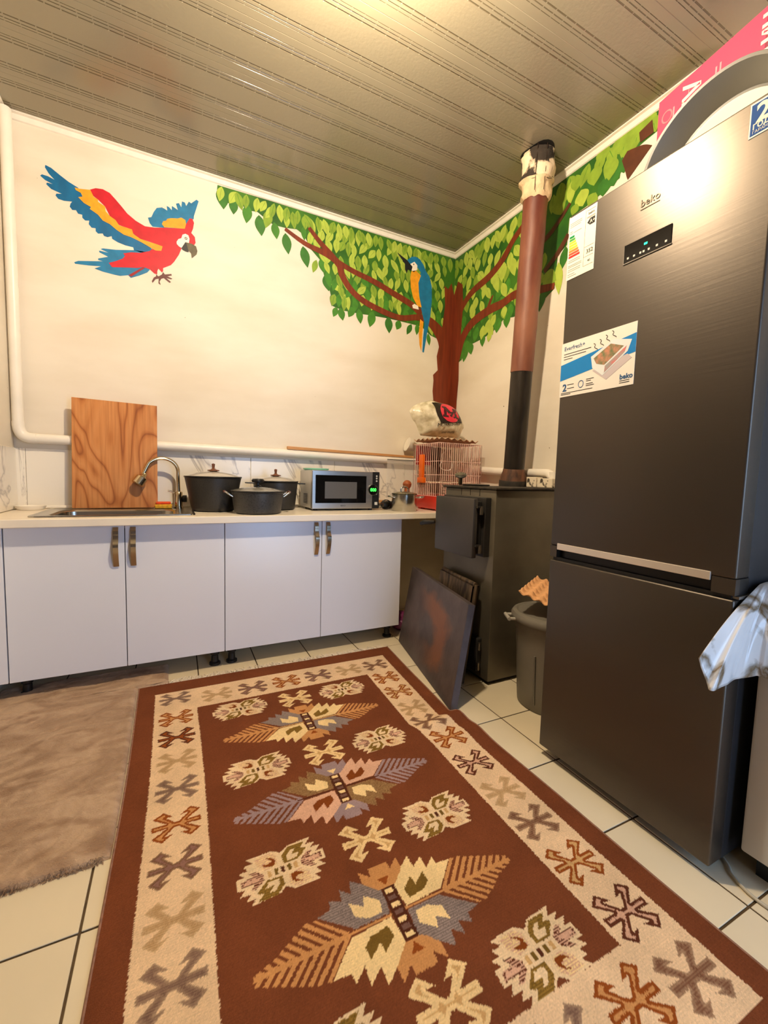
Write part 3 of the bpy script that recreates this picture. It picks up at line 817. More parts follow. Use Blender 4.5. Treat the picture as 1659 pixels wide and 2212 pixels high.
def weave_mat():
    m = M('woven_wool', rgb(120, 60, 30), 0.95, spec=0.1, bump=0.5, bscale=420)
    nt = m.node_tree; p = nt.nodes['Principled BSDF']
    a = nd(nt, 'ShaderNodeVertexColor'); a.layer_name = 'weave'
    nz = nd(nt, 'ShaderNodeTexNoise'); nz.inputs['Scale'].default_value = 7; nz.inputs['Detail'].default_value = 6
    tc = nd(nt, 'ShaderNodeTexCoord'); nt.links.new(tc.outputs['Object'], nz.inputs['Vector'])
    rp = nd(nt, 'ShaderNodeValToRGB')
    rp.color_ramp.elements[0].position = 0.3; rp.color_ramp.elements[0].color = (0.86, 0.86, 0.86, 1)
    rp.color_ramp.elements[1].position = 0.7; rp.color_ramp.elements[1].color = (1.1, 1.1, 1.1, 1)
    mx = nd(nt, 'ShaderNodeMixRGB', blend_type='MULTIPLY'); mx.inputs['Fac'].default_value = 1
    nt.links.new(nz.outputs['Fac'], rp.inputs['Fac']); nt.links.new(a.outputs['Color'], mx.inputs['Color1'])
    nt.links.new(rp.outputs['Color'], mx.inputs['Color2']); nt.links.new(mx.outputs['Color'], p.inputs['Base Color'])
    p.inputs['Sheen Weight'].default_value = 0.0
    return m
me.materials.append(weave_mat())
rug = bpy.data.objects.new('kilim_rug', me); col.objects.link(rug)
rug.location = rug_org; rug['_org'] = rug_org
tag(rug, 'brown flat-woven rug with cream border and leafy medallions lying on the floor tiles', 'rug')
BIND = M('rug_binding', rgb(150, 110, 90), 0.9, var=0.3, scale=80)
for s in (-1, 1):
    vv = np.linspace(-HV, HV, 120)
    x, y = rug_xy(np.full_like(vv, s * HU), vv); z = rug_z(np.full_like(vv, s * HU), vv)
    MB().tube([(a, b, max(c - 0.001, 0.0035)) for a, b, c in zip(x, y, z)], 0.0032, seg=6).build('binding', BIND, rug, smooth=60)
FRINGE = M('cotton_fringe', rgb(226, 214, 194), 0.95)
fr = MB(); rr = random.Random(5)
for k in range(330):
    u = -HU + 2 * HU * (k + rr.random() * 0.8) / 330
    for sgn in (1,):
        x, y = rug_xy(np.array(u), np.array(HV * sgn))
        x, y = float(x), float(y)
        d = rr.uniform(-0.03, 0.03); L = rr.uniform(0.025, 0.06)
        fr.tube([(x, y - 0.002, 0.005), (x + d * 0.4, y + L * 0.5, 0.0045), (x + d, y + L, 0.002)], 0.0019, seg=4)
o = fr.build('fringe', FRINGE, rug); o['kind'] = 'stuff'
fr = MB()
for k in range(330):
    u = -HU + 2 * HU * (k + rr.random() * 0.8) / 330
    x, y = rug_xy(np.array(u), np.array(-HV)); x, y = float(x), float(y)
    d = rr.uniform(-0.03, 0.03); L = rr.uniform(0.025, 0.06)
    fr.tube([(x, y + 0.002, 0.005), (x + d * 0.4, y - L * 0.5, 0.0045), (x + d, y - L, 0.002)], 0.0019, seg=4)
o = fr.build('fringe', FRINGE, rug); o['kind'] = 'stuff'

# ---------------------------------------------------------------- plush carpet, left
def plush_mat():
    m = M('plush_pile', rgb(192, 162, 132), 0.95, c2=rgb(150, 118, 90), scale=4.2, stretch=(1.0, 1.9, 1), detail=7, bump=0.9, bscale=190, lo=0.33, hi=0.6, spec=0.1)
    nt = m.node_tree
    for n in nt.nodes:
        if n.type == 'TEX_NOISE' and n.inputs['Scale'].default_value < 10:
            n.inputs['Distortion'].default_value = 1.6
    m.node_tree.nodes['Principled BSDF'].inputs['Sheen Weight'].default_value = 0.25
    return m
PLUSH = plush_mat()
PX0, PX1, PY0, PY1 = XL + 0.01, -2.135, -1.685, -0.40
def plush(u, v):
    y = PY0 + (PY1 - PY0) * v
    xr_ = float(rug_xy(np.array(-HU), np.array(min(y - RUGC[1], 1.2)))[0]) - 0.006 if y < -0.645 else PX1
    x = PX0 + (xr_ - PX0) * u
    e = min(u * (PX1 - PX0), (1 - u) * (PX1 - PX0), v * (PY1 - PY0), (1 - v) * (PY1 - PY0))
    h = 0.016 * min(1, (e / 0.02)) ** 0.5 if e > 0 else 0.0
    n = noise.fractal(Vector((x * 9, y * 14, 0.3)), 1.0, 2.0, 4) * 0.006 + noise.noise(Vector((x * 60, y * 60, 2))) * 0.0025
    wob = 0.006 * noise.noise(Vector((x * 12, y * 12, 9)))
    return (x, y + wob, max(0.0006, h + (n if e > 0.004 else 0)))
pl = MB().grid(plush, 150, 300)
plo = pl.build('plush_carpet', PLUSH, origin=(PX0 + 0.3, -1.04, 0), smooth=180)
tag(plo, 'brown plush pile carpet on the floor below the sink doors', 'carpet')
fz = MB(); rr = random.Random(9)
for k in range(2600):
    x = rr.uniform(PX0, -2.300); y = PY0 + rr.uniform(-0.004, 0.012)
    a = rr.uniform(0.004, 0.011)
    d = rr.uniform(-0.004, 0.004)
    z0 = 0.002 + 0.010 * max(0, (y - PY0) / 0.012)
    fz.add([(x - 0.0012, y, z0), (x + 0.0012, y, z0), (x + d, y - a, max(0.001, z0 + rr.uniform(-0.004, 0.006)))], [(0, 1, 2)])
o = fz.build('pile_edge', PLUSH, plo); o['kind'] = 'stuff'

# ---------------------------------------------------------------- base cabinets and worktop
WT = 0.858       # worktop height
LACQ = M('white_lacquer', rgb(226, 228, 236), 0.22, var=0.015, scale=3)
CARC = M('white_chipboard', rgb(222, 222, 222), 0.5, var=0.03)
HANDLE = M('bronze_chrome', rgb(178, 166, 148), 0.22, 1.0)
def strap_handle(parent, x, z0, z1, yf):
    prof = []
    n = 22
    for i in range(n + 1):
        t = i / n
        z = z1 + (z0 - z1) * t
        if t < 0.12: d = 0.004 + 0.10 * t
        elif t < 0.42: d = 0.016 + 0.014 * math.sin((t - 0.12) / 0.30 * math.pi * 0.5) - 0.010 * math.sin((t - 0.12) / 0.30 * math.pi)
        else: d = 0.030 * (1 - ((t - 0.42) / 0.58) ** 2) + 0.004
        prof.append((d, z))
    b = MB()
    w = 0.0115
    for i in range(n):
        (d0, a0), (d1, a1) = prof[i], prof[i + 1]
        b.add([(x - w, yf - d0, a0), (x + w, yf - d0, a0), (x + w, yf - d1, a1), (x - w, yf - d1, a1)], [(0, 1, 2, 3)])
    h = b.build('handle', HANDLE, parent, solid=0.004, smooth=50)
    h['label'] = 'polished strap handle'
    return h
def cabinet(name, label, x0, x1, xm):
    yb, yd, yf = -0.03, -0.553, -0.571
    t = thing(name, label, 'cabinet', ((x0 + x1) / 2, -0.3, 0))
    b = MB()
    b.box(x0, x0 + 0.016, yd, yb, 0.10, 0.818); b.box(x1 - 0.016, x1, yd, yb, 0.10, 0.818)
    b.box(x0 + 0.016, x1 - 0.016, yd, yb, 0.10, 0.116); b.box(x0 + 0.016, x1 - 0.016, yb - 0.004, yb, 0.116, 0.818)
    b.box(x0 + 0.016, x1 - 0.016, yd, yd + 0.09, 0.80, 0.818)
    b.build('body', CARC, t)
    for a, c, hx in ((x0, xm, xm - 0.037), (xm, x1, xm + 0.037)):
        d = MB().box(a + 0.0018, c - 0.0018, yf, yd - 0.001, 0.10, 0.818).build('door', LACQ, t, bevel=0.0015, bseg=2)
        strap_handle(d, hx, 0.615, 0.806, yf)
    for fx in (x0 + 0.045, x1 - 0.045):
        for fy in (-0.485, -0.09):
            MB().lathe([(0.030, 0), (0.030, 0.012), (0.020, 0.018), (0.018, 0.055), (0.024, 0.062), (0.024, 0.0995), ], (fx, fy, 0), 20).build('foot', BLACK, t, smooth=40)
    return t
cabinet('sink_cabinet', 'white two-door base cabinet under the sink', -2.783, -1.8537, -2.3186)
cabinet('base_cabinet', 'white two-door base cabinet under the pots and microwave', -1.8530, -0.751, -1.3016)
fp = MB().box(XL + 0.001, -2.7865, -0.571, -0.553, 0.10, 0.818).build('filler_panel', LACQ, origin=(-2.83, -0.562, 0.10), bevel=0.0015)
tag(fp, 'narrow white filler panel left of the sink doors', 'panel')

SX0, SX1, SY0, SY1 = -2.675, -2.02, -0.515, -0.115        # sink cut-out
wtop = MB()
wz0, wz1 = 0.8195, WT
for a, b_, c, d in ((XL + 0.001, SX0, -0.61, -0.009), (SX1, -0.012, -0.60, -0.009), (SX0, SX1, -0.60, SY0), (SX0, SX1, SY1, -0.009)):
    wtop.box(a, b_, c, d, wz0, wz1)
def worktop_build():
    xs = [XL + 0.001, SX0, SX1, -0.012]; ys = [-0.628, SY0, SY1, -0.009]
    m = MB()
    vid = {}
    vs = []
    for k, z in enumerate((wz0, wz1)):
        for j, y in enumerate(ys):
            for i, x in enumerate(xs):
                vid[(i, j, k)] = len(vs); vs.append((x, y, z))
    fs = []
    for j in range(3):
        for i in range(3):
            if i == 1 and j == 1: continue
            fs.append((vid[i, j, 1], vid[i + 1, j, 1], vid[i + 1, j + 1, 1], vid[i, j + 1, 1]))
            fs.append((vid[i, j, 0], vid[i, j + 1, 0], vid[i + 1, j + 1, 0], vid[i + 1, j, 0]))
    def side(a, b):
        fs.append((vid[a + (0,)], vid[b + (0,)], vid[b + (1,)], vid[a + (1,)]))
    for i in range(3):
        side((i, 0), (i + 1, 0)); side((i + 1, 3), (i, 3))
    for j in range(3):
        side((3, j), (3, j + 1)); side((0, j + 1), (0, j))
    side((2, 1), (1, 1)); side((1, 2), (2, 2)); side((1, 1), (1, 2)); side((2, 2), (2, 1))
    m.add(vs, fs)
    return m
w = worktop_build().build('worktop', WORKTOP, origin=(-1.44, -0.3, wz0), bevel=0.004, bseg=3)
tag(w, 'long cream laminate worktop running along the back wall', 'worktop')
struct(MB().tube([(XL + 0.01, -0.018, WT + 0.0095), (-0.05, -0.018, WT + 0.0095)], 0.009, seg=8).build('trim_4', TRIM, smooth=60), 'white sealant bead along the back of the worktop')

# ---------------------------------------------------------------- sink
snk = thing('kitchen_sink', 'stainless steel inset sink with wide rim set in the worktop', 'sink', (-2.35, -0.32, 0.70))
rim = MB()
ox0, ox1, oy0, oy1 = -2.705, -1.995, -0.547, -0.055
bx0, bx1, by0, by1 = -2.63, -2.10, -0.495, -0.165
def rrect(x0, x1, y0, y1, r, z, n=6):
    pts = []
    for cx, cy, a in ((x1 - r, y1 - r, 0), (x0 + r, y1 - r, 90), (x0 + r, y0 + r, 180), (x1 - r, y0 + r, 270)):
        pts += [(p[0], p[1], z) for p in arc(cx, cy, r, a, a + 90, n)]
    return pts
loops = [rrect(ox0, ox1, oy0, oy1, 0.03, WT + 0.001), rrect(ox0 + 0.001, ox1 - 0.001, oy0 + 0.001, oy1 - 0.001, 0.03, WT + 0.006),
         rrect(ox0 + 0.012, ox1 - 0.012, oy0 + 0.012, oy1 - 0.012, 0.03, WT + 0.007), rrect(ox0 + 0.02, ox1 - 0.02, oy0 + 0.02, oy1 - 0.02, 0.03, WT + 0.003)]
loops2 = [rrect(bx0 - 0.01, bx1 + 0.01, by0 - 0.01, by1 + 0.01, 0.06, WT + 0.003), rrect(bx0, bx1, by0, by1, 0.06, WT - 0.006), rrect(bx0 + 0.01, bx1 - 0.01, by0 + 0.01, by1 - 0.01, 0.06, WT - 0.14),
          rrect(bx0 + 0.04, bx1 - 0.04, by0 + 0.04, by1 - 0.04, 0.06, WT - 0.155)]
def loft(mb, ls, cap=False):
    n = len(ls[0]); vs = [v for l in ls for v in l]; fs = []
    for i in range(len(ls) - 1):
        for k in range(n):
            l = (k + 1) % n
            fs.append((i * n + k, i * n + l, (i + 1) * n + l, (i + 1) * n + k))
    if cap: fs.append(tuple((len(ls) - 1) * n + k for k in range(n)))
    mb.add(vs, fs)
loft(rim, loops + loops2, cap=True)
rim.build('bowl', STEEL, snk, smooth=35)
MB().lathe([(0.0, 0.004), (0.03, 0.004), (0.04, 0.002), (0.042, 0.0)], (-2.36, -0.33, WT - 0.155), 24).build('drain', CHROME, snk, smooth=40)
# ---------------------------------------------------------------- tap
NICKEL = M('brushed_nickel', rgb(196, 178, 148), 0.2, 1.0)
fa = thing('kitchen_tap', 'brushed nickel gooseneck tap with round spray head', 'tap', (-2.066, -0.09, WT))
MB().lathe([(0.027, 0.003), (0.027, 0.012), (0.023, 0.014), (0.023, 0.10), (0.018, 0.106), (0.0, 0.106)], (-2.066, -0.09, WT), 24).build('body', NICKEL, fa, smooth=40)
pts = [(-2.066, -0.09, WT + 0.10), (-2.068, -0.09, 1.04)]
for i in range(0, 13):
    a = math.radians(0 + 150 * i / 12)
    pts.append((-2.068 - 0.085 + 0.085 * math.cos(a), -0.09 - 0.016 * i / 12 * 2, 1.085 + 0.078 * math.sin(a)))
pts.append((-2.262, -0.13, 1.045))
sp = MB().tube(smooth_line(pts, 3), 0.0105, seg=14).build('spout', NICKEL, fa, smooth=60)
hd = Vector((-2.248, -0.127, 1.062)); dr = (Vector((-2.285, -0.14, 1.005)) - hd).normalized()
fx_ = dr.orthogonal().normalized()
MB().lathe([(0.0, -0.008), (0.013, -0.008), (0.017, 0.008), (0.031, 0.020), (0.034, 0.064), (0.027, 0.069), (0.0, 0.066)], hd, 22, frame=(fx_, dr.cross(fx_), dr)).build('spray_head', NICKEL, fa, smooth=40)
MB().lathe([(0.0, -0.002), (0.02, -0.002), (0.022, 0.004), (0.022, 0.022), (0.0, 0.024)], (-2.043, -0.09, WT + 0.062), 18, frame=(Vector((0, 1, 0)), Vector((0, 0, 1)), Vector((1, 0, 0)))).build('lever', BLACK, fa, smooth=40)
MB().tube([(-2.088, -0.09, WT + 0.095), (-2.11, -0.095, WT + 0.108), (-2.125, -0.098, WT + 0.11)], 0.005, seg=8).build('lever', NICKEL, fa, smooth=60)
# ---------------------------------------------------------------- sponge and soap dish
so = thing('sponge', 'orange and yellow washing-up sponge behind the sink', 'sponge', (-2.15, -0.10, WT))
SPY = M('sponge_yellow', rgb(236, 178, 52), 0.95, var=0.3, scale=70, bump=0.6, bscale=160)
SPR = M('sponge_red', rgb(240, 84, 40), 0.95, var=0.15, scale=60, bump=0.4, bscale=160)
MB().box(-2.196, -2.104, -0.14, -0.075, WT + 0.004, WT + 0.03).build('foam', SPY, so, bevel=0.006, smooth=60)
MB().box(-2.19, -2.11, -0.136, -0.078, WT + 0.030, WT + 0.044).build('scourer', SPR, so, bevel=0.005, smooth=60)
sd = MB().lathe([(0.0, 0.0), (0.055, 0.0), (0.066, 0.012), (0.07, 0.022), (0.066, 0.022), (0.058, 0.012), (0.0, 0.008)], (-2.79, -0.085, WT + 0.001), 28, sx=1.0, sy=0.75).build('soap_dish', PIPEW, origin=(-2.79, -0.085, WT), smooth=40)
tag(sd, 'white oval dish in the left corner of the worktop', 'dish')

# ---------------------------------------------------------------- leaning plywood board
def plywood():
    m = M('plywood', rgb(196, 128, 72), 0.45, spec=0.35)
    nt = m.node_tree; p = nt.nodes['Principled BSDF']
    tc = nd(nt, 'ShaderNodeTexCoord')
    mp = nd(nt, 'ShaderNodeMapping'); mp.inputs['Scale'].default_value = (1.0, 1.0, 0.30)
    n0 = nd(nt, 'ShaderNodeTexNoise'); n0.inputs['Scale'].default_value = 6.0; n0.inputs['Detail'].default_value = 1.2
    n0.inputs['Distortion'].default_value = 0.35
    nt.links.new(tc.outputs['Object'], mp.inputs['Vector']); nt.links.new(mp.outputs['Vector'], n0.inputs['Vector'])
    mul = nd(nt, 'ShaderNodeMath', operation='MULTIPLY'); mul.inputs[1].default_value = 9.0
    fr = nd(nt, 'ShaderNodeMath', operation='PINGPONG'); fr.inputs[1].default_value = 0.5
    nt.links.new(n0.outputs['Fac'], mul.inputs[0]); nt.links.new(mul.outputs[0], fr.inputs[0])
    rp = nd(nt, 'ShaderNodeValToRGB')
    e = rp.color_ramp.elements
    e[0].position = 0.0; e[0].color = rgb(150, 88, 46)
    e[1].position = 0.5; e[1].color = rgb(206, 142, 86)
    q = e.new(0.07); q.color = rgb(182, 114, 62)
    q = e.new(0.20); q.color = rgb(200, 134, 78)
    nt.links.new(fr.outputs[0], rp.inputs['Fac'])
    n2 = nd(nt, 'ShaderNodeTexNoise'); n2.inputs['Scale'].default_value = 90; n2.inputs['Detail'].default_value = 3
    mp2 = nd(nt, 'ShaderNodeMapping'); mp2.inputs['Scale'].default_value = (1, 1, 0.04)
    nt.links.new(tc.outputs['Object'], mp2.inputs['Vector']); nt.links.new(mp2.outputs['Vector'], n2.inputs['Vector'])
    mx = nd(nt, 'ShaderNodeMixRGB', blend_type='MULTIPLY'); mx.inputs['Fac'].default_value = 0.5
    r2 = nd(nt, 'ShaderNodeValToRGB'); r2.color_ramp.elements[0].position = 0.3; r2.color_ramp.elements[0].color = (0.6, 0.5, 0.42, 1); r2.color_ramp.elements[1].position = 0.6
    nt.links.new(n2.outputs['Fac'], r2.inputs['Fac']); nt.links.new(rp.outputs['Color'], mx.inputs['Color1']); nt.links.new(r2.outputs['Color'], mx.inputs['Color2'])
    nt.links.new(mx.outputs['Color'], p.inputs['Base Color'])
    return m
PLY = plywood()
pb = MB()
b0, b1 = -2.605, -2.177
zt0, zt1 = 1.480, 1.472
yb_, yt_ = -0.098, -0.078
zb_ = WT + 0.0075
pb.hexa([(b0, yb_, zb_), (b1 - 0.004, yb_, zb_), (b1 - 0.004, yb_ + 0.014, zb_), (b0, yb_ + 0.014, zb_)],
        [(b0 + 0.012, yt_ - 0.012, zt0), (b1, yt_ - 0.012, zt1), (b1, yt_ + 0.002, zt1), (b0 + 0.012, yt_ + 0.002, zt0)])
o = pb.build('plywood_board', PLY, origin=((b0 + b1) / 2, yb_, WT), bevel=0.001, bseg=1)
tag(o, 'square plywood board leaning upright behind the sink', 'board')

# ---------------------------------------------------------------- heating pipe
hp = thing('heating_pipe', 'white painted heating pipe running along the walls above the worktop', 'pipe', (-2.83, -0.045, 1.2))
vr = MB().tube([(-2.838, -0.045, 2.90), (-2.838, -0.045, 1.33)], 0.026, seg=16).build('riser', PIPEW, hp, smooth=60)
el = [(-2.838, -0.045, 1.33), (-2.836, -0.045, 1.295), (-2.822, -0.045, 1.262), (-2.795, -0.045, 1.247), (-2.76, -0.045, 1.246)]
MB().tube(smooth_line(el, 3), 0.028, seg=16).build('elbow', PIPEW, hp, smooth=60)
MB().tube([(-2.76, -0.045, 1.246), (-1.4, -0.043, 1.235), (-0.09, -0.043, 1.212)], 0.0265, seg=16).build('run', PIPEW, hp, smooth=60)
MB().tube(smooth_line([(-0.09, -0.043, 1.212), (-0.06, -0.048, 1.208), (-0.046, -0.075, 1.204), (-0.046, -0.12, 1.20), (-0.05, -0.5, 1.158), (-0.05, -0.93, 1.140)], 3), 0.0265, seg=16).build('run', PIPEW, hp, smooth=60)
MB().tube(smooth_line([(-0.05, -0.93, 1.140), (-0.05, -1.10, 1.138), (-0.05, -1.14, 1.13), (-0.05, -1.165, 1.10), (-0.05, -1.168, 1.06), (-0.05, -1.168, 0.06)], 3), 0.0265, seg=16).build('drop', PIPEW, hp, smooth=60)

OAK = M('planed_wood', rgb(206, 150, 92), 0.5, var=0.2, scale=12, stretch=(0.3, 4, 4))
o = MB().hexa([(-1.388, -0.066, 1.2615), (-0.37, -0.062, 1.2445), (-0.37, -0.040, 1.2445), (-1.388, -0.044, 1.2615)],
              [(-1.388, -0.066, 1.2815), (-0.37, -0.062, 1.2605), (-0.37, -0.040, 1.2605), (-1.388, -0.044, 1.2815)]).build('wooden_batten', OAK, origin=(-0.88, -0.05, 1.24), bevel=0.003)
tag(o, 'slim light wood batten lying on top of the pipe', 'batten')

# ---------------------------------------------------------------- pots
def speckle(name, c1, c2):
    return M(name, c1, 0.42, c2=c2, scale=150, detail=2, lo=0.36, hi=0.48)
POT_A = speckle('cast_black', rgb(44, 42, 40), rgb(34, 33, 32))
POT_B = speckle('granite_coating', rgb(60, 60, 60), rgb(40, 41, 42))
LIDG = M('smoked_lid_glass', rgb(176, 170, 160), 0.08, spec=0.6, coat=0.4)
KNOBW = M('walnut_knob', rgb(120, 72, 44), 0.4, var=0.25, scale=40)
def pot(name, label, c, r0, r1, h, mat, dome, knob, rimw=0.006):
    t = thing(name, label, 'pot', (c[0], c[1], c[2]))
    MB().lathe([(0.0, 0.002), (r0 - 0.012, 0.0), (r0, 0.008), (r0 + (r1 - r0) * 0.18, h * 0.14), (r1 - 0.001, h - 0.004), (r1 + 0.004, h), (r1 - 0.002, h), (r1 - 0.006, h - 0.01), (r0 - 0.006, 0.02), (0.0, 0.012)], c, 48).build('body', mat, t, smooth=40)
    zc = h + 0.001
    lid = MB().lathe([(r1 - 0.003, zc), (r1 + 0.001, zc + 0.001), (r1 + 0.001, zc + 0.006), (r1 * 0.86, zc + dome * 0.42), (r1 * 0.6, zc + dome * 0.75), (r1 * 0.3, zc + dome * 0.95), (0.0, zc + dome)], c, 48).build('lid', LIDG if knob == 'wood' else M('enamel_lid', rgb(120, 118, 112), 0.16, spec=0.6), t, smooth=40)
    MB().tube([(c[0] + (r1 + 0.001) * math.cos(a * math.pi / 24), c[1] + (r1 + 0.001) * math.sin(a * math.pi / 24), c[2] + zc + 0.004) for a in range(48)], 0.0035, seg=6, closed=True).build('rim_band', mat, lid, smooth=60)
    zk = c[2] + zc + dome
    if knob == 'wood':
        MB().lathe([(0.0, -0.002), (0.012, -0.002), (0.034, 0.004), (0.034, 0.008), (0.014, 0.012), (0.007, 0.02), (0.009, 0.036), (0.010, 0.044), (0.0, 0.048)], (c[0], c[1], zk), 20).build('knob', KNOBW, lid, smooth=40)
    else:
        MB().lathe([(0.0, -0.002), (0.022, -0.002), (0.022, 0.004), (0.010, 0.010), (0.010, 0.022), (0.034, 0.028), (0.036, 0.038), (0.030, 0.046), (0.0, 0.048)], (c[0], c[1], zk), 20).build('knob', BLACK, lid, smooth=40)
    return t
p1 = pot('stock_pot', 'largest black pot with glass lid and wooden knob beside the sink', (-1.882, -0.27, WT), 0.118, 0.158, 0.198, POT_A, 0.036, 'wood')
p3 = pot('stock_pot', 'black pot with glass lid and flat side handles next to the microwave', (-1.497, -0.20, WT), 0.122, 0.142, 0.178, POT_A, 0.036, 'wood')
p2 = pot('casserole_pot', 'low speckled grey casserole in front of the two black pots', (-1.660, -0.470, WT), 0.128, 0.146, 0.124, POT_B, 0.028, 'black')
for s in (-1, 1):      # flat handles of the second pot
    b = MB(); x = -1.494 + s * 0.142
    b.box(min(x, x + s * 0.05), max(x, x + s * 0.045), -0.235, -0.165, WT + 0.166, WT + 0.174)
    b.build('handle', BLACK, p3, bevel=0.003)
    x = -1.660 + s * 0.142
    hb = MB().tube(smooth_line([(x, -0.50, WT + 0.098), (x + s * 0.026, -0.50, WT + 0.116), (x + s * 0.040, -0.492, WT + 0.124), (x + s * 0.040, -0.448, WT + 0.124), (x + s * 0.026, -0.44, WT + 0.116), (x, -0.44, WT + 0.098)], 3), 0.0045, seg=8).build('handle', CHROME, p2, smooth=60)
    MB().tube([(x + s * 0.040, -0.491, WT + 0.124), (x + s * 0.041, -0.449, WT + 0.124)], 0.0075, seg=8).build('grip', KNOBW, hb, smooth=60)

# ---------------------------------------------------------------- microwave
MWX0, MWX1, MWY0, MWY1, MWZ0, MWZ1 = -1.302, -0.822, -0.365, -0.085, WT + 0.012, WT + 0.262
BRUSH = M('brushed_aluminium', rgb(188, 186, 182), 0.28, 0.9, var=0.1, scale=6, stretch=(0.3, 4, 30))
mw = thing('microwave_oven', 'silver microwave oven with green clock display on the worktop', 'microwave', ((MWX0 + MWX1) / 2, -0.22, WT))
MB().box(MWX0, MWX1, MWY0 + 0.03, MWY1, MWZ0, MWZ1).build('body', M('grey_shell', rgb(196, 194, 190), 0.4, 0.2), mw, bevel=0.008, smooth=40)
cpx = MWX1 - 0.052
dm = MB().box(MWX0, cpx - 0.001, MWY0, MWY0 + 0.029, MWZ0, MWZ1).build('door', BRUSH, mw, bevel=0.003)
DGL = M('dark_glass', rgb(12, 12, 13), 0.06, spec=0.7)
MB().box(MWX0 + 0.022, cpx - 0.048, MWY0 - 0.002, MWY0, MWZ0 + 0.038, MWZ1 - 0.03).build('window', DGL, dm, bevel=0.001, bseg=1)
MB().box(MWX0 + 0.085, cpx - 0.118, MWY0 - 0.0026, MWY0 - 0.002, MWZ0 + 0.068, MWZ1 - 0.072).build('mesh_screen', M('window_mesh', rgb(88, 88, 90), 0.2, spec=0.6), dm)
cp = MB().box(cpx, MWX1, MWY0 + 0.002, MWY0 + 0.029, MWZ0, MWZ1).build('control_panel', BLACK, mw, bevel=0.002)
MB().lathe([(0.0, 0.0), (0.037, 0.0), (0.037, 0.006), (0.031, 0.007), (0.0, 0.007)], (cpx + 0.002, MWY0, MWZ0 + 0.128), 28, frame=(Vector((1, 0, 0)), Vector((0, 0, 1)), Vector((0, -1, 0)))).build('display', [DGL], mw, smooth=40)
MB().tube([(cpx + 0.002 + 0.036 * math.cos(a * math.pi / 16), MWY0 - 0.006, MWZ0 + 0.128 + 0.036 * math.sin(a * math.pi / 16)) for a in range(32)], 0.003, seg=6, closed=True).build('bezel', CHROME, mw, smooth=60)
GREEN = M('green_led', rgb(20, 200, 40), 0.4, emis=(0.05, 1.0, 0.08, 1), estr=2.5)
text_mesh('000', 0.030, GREEN, mw, (cpx + 0.002, MWY0 - 0.0078, MWZ0 + 0.118), FACE_NEG_Y, 'clock_digits', align='CENTER', bold=0.001)
PRINT = M('grey_print', rgb(205, 205, 200), 0.5)
DPRINT = M('dark_print', rgb(50, 50, 52), 0.5)
for k, dz in enumerate((0.048, 0.066, 0.082, -0.04)):
    zc = MWZ0 + 0.128 + dz + 0.012
    MB().lathe([(0.0, 0.0), (0.006, 0.0), (0.006, 0.0012), (0.0, 0.0012)], (MWX1 - 0.022, MWY0 + 0.0018, zc), 14, frame=(Vector((1, 0, 0)), Vector((0, 0, 1)), Vector((0, -1, 0)))).build('button', PRINT, cp)
MB().box(MWX1 - 0.034, MWX1 - 0.012, MWY0 + 0.0005, MWY0 + 0.0025, MWZ0 + 0.024, MWZ0 + 0.044).build('button', PRINT, cp, bevel=0.002)
text_mesh('BEKO', 0.014, DPRINT, dm, (MWX0 + 0.195, MWY0 - 0.0006, MWZ0 + 0.016), FACE_NEG_Y, 'lettering')
vb = MB()
for k in range(7):
    vb.box(MWX0 - 0.0012, MWX0, MWY0 + 0.10, MWY0 + 0.19, MWZ0 + 0.03 + k * 0.010, MWZ0 + 0.034 + k * 0.010)
vb.build('vent_slots', DPRINT, mw)
for fx in (MWX0 + 0.04, MWX1 - 0.04):
    for fy in (MWY0 + 0.06, MWY1 - 0.04):
        MB().lathe([(0.014, 0), (0.014, 0.0118)], (fx, fy, WT + 0.0002), 12).build('foot', BLACK, mw)
MINT = M('mint_plastic', rgb(140, 220, 190), 0.3, trans=0.25, var=0.05)
o = MB().lathe([(0.0, 0.0), (0.075, 0.0), (0.088, 0.004), (0.09, 0.014), (0.086, 0.014), (0.078, 0.007), (0.0, 0.006)], (-1.215, -0.17, MWZ1 + 0.0005), 30, sx=1.0, sy=0.8).build('mint_saucer', MINT, origin=(-1.215, -0.17, MWZ1), smooth=40)
tag(o, 'mint green plastic saucer on top of the microwave', 'saucer')
cab = MB().tube(smooth_line([(-1.30, -0.10, WT + 0.11), (-1.318, -0.088, WT + 0.175), (-1.342, -0.06, WT + 0.18), (-1.352, -0.045, WT + 0.12), (-1.348, -0.04, WT + 0.03), (-1.335, -0.05, WT + 0.006), (-1.312, -0.07, WT + 0.006)], 4), 0.0035, seg=6).build('power_cord', M('cord_white', rgb(214, 208, 196), 0.5), mw, smooth=60)

# ---------------------------------------------------------------- little saucepan, blender, mill, glass board, cup
sp_ = thing('saucepan', 'small stainless steel saucepan with lid at the worktop end', 'saucepan', (-0.665, -0.44, WT))
c = (-0.665, -0.44, WT)
MB().lathe([(0.0, 0.0), (0.082, 0.0), (0.086, 0.005), (0.086, 0.112), (0.090, 0.114), (0.086, 0.116), (0.083, 0.112), (0.083, 0.006), (0.0, 0.006)], c, 44).build('body', STEEL, sp_, smooth=40)
ld = MB().lathe([(0.089, 0.117), (0.089, 0.121), (0.06, 0.130), (0.03, 0.134), (0.0, 0.135)], c, 40).build('lid', M('steel_lid', rgb(150, 144, 118), 0.12, 0.8), sp_, smooth=40)
MB().tube(smooth_line([(-0.692, -0.44, WT + 0.132), (-0.692, -0.44, WT + 0.155), (-0.665, -0.44, WT + 0.168), (-0.638, -0.44, WT + 0.155), (-0.638, -0.44, WT + 0.132)], 4), 0.005, seg=8).build('knob', CHROME, ld, smooth=60)
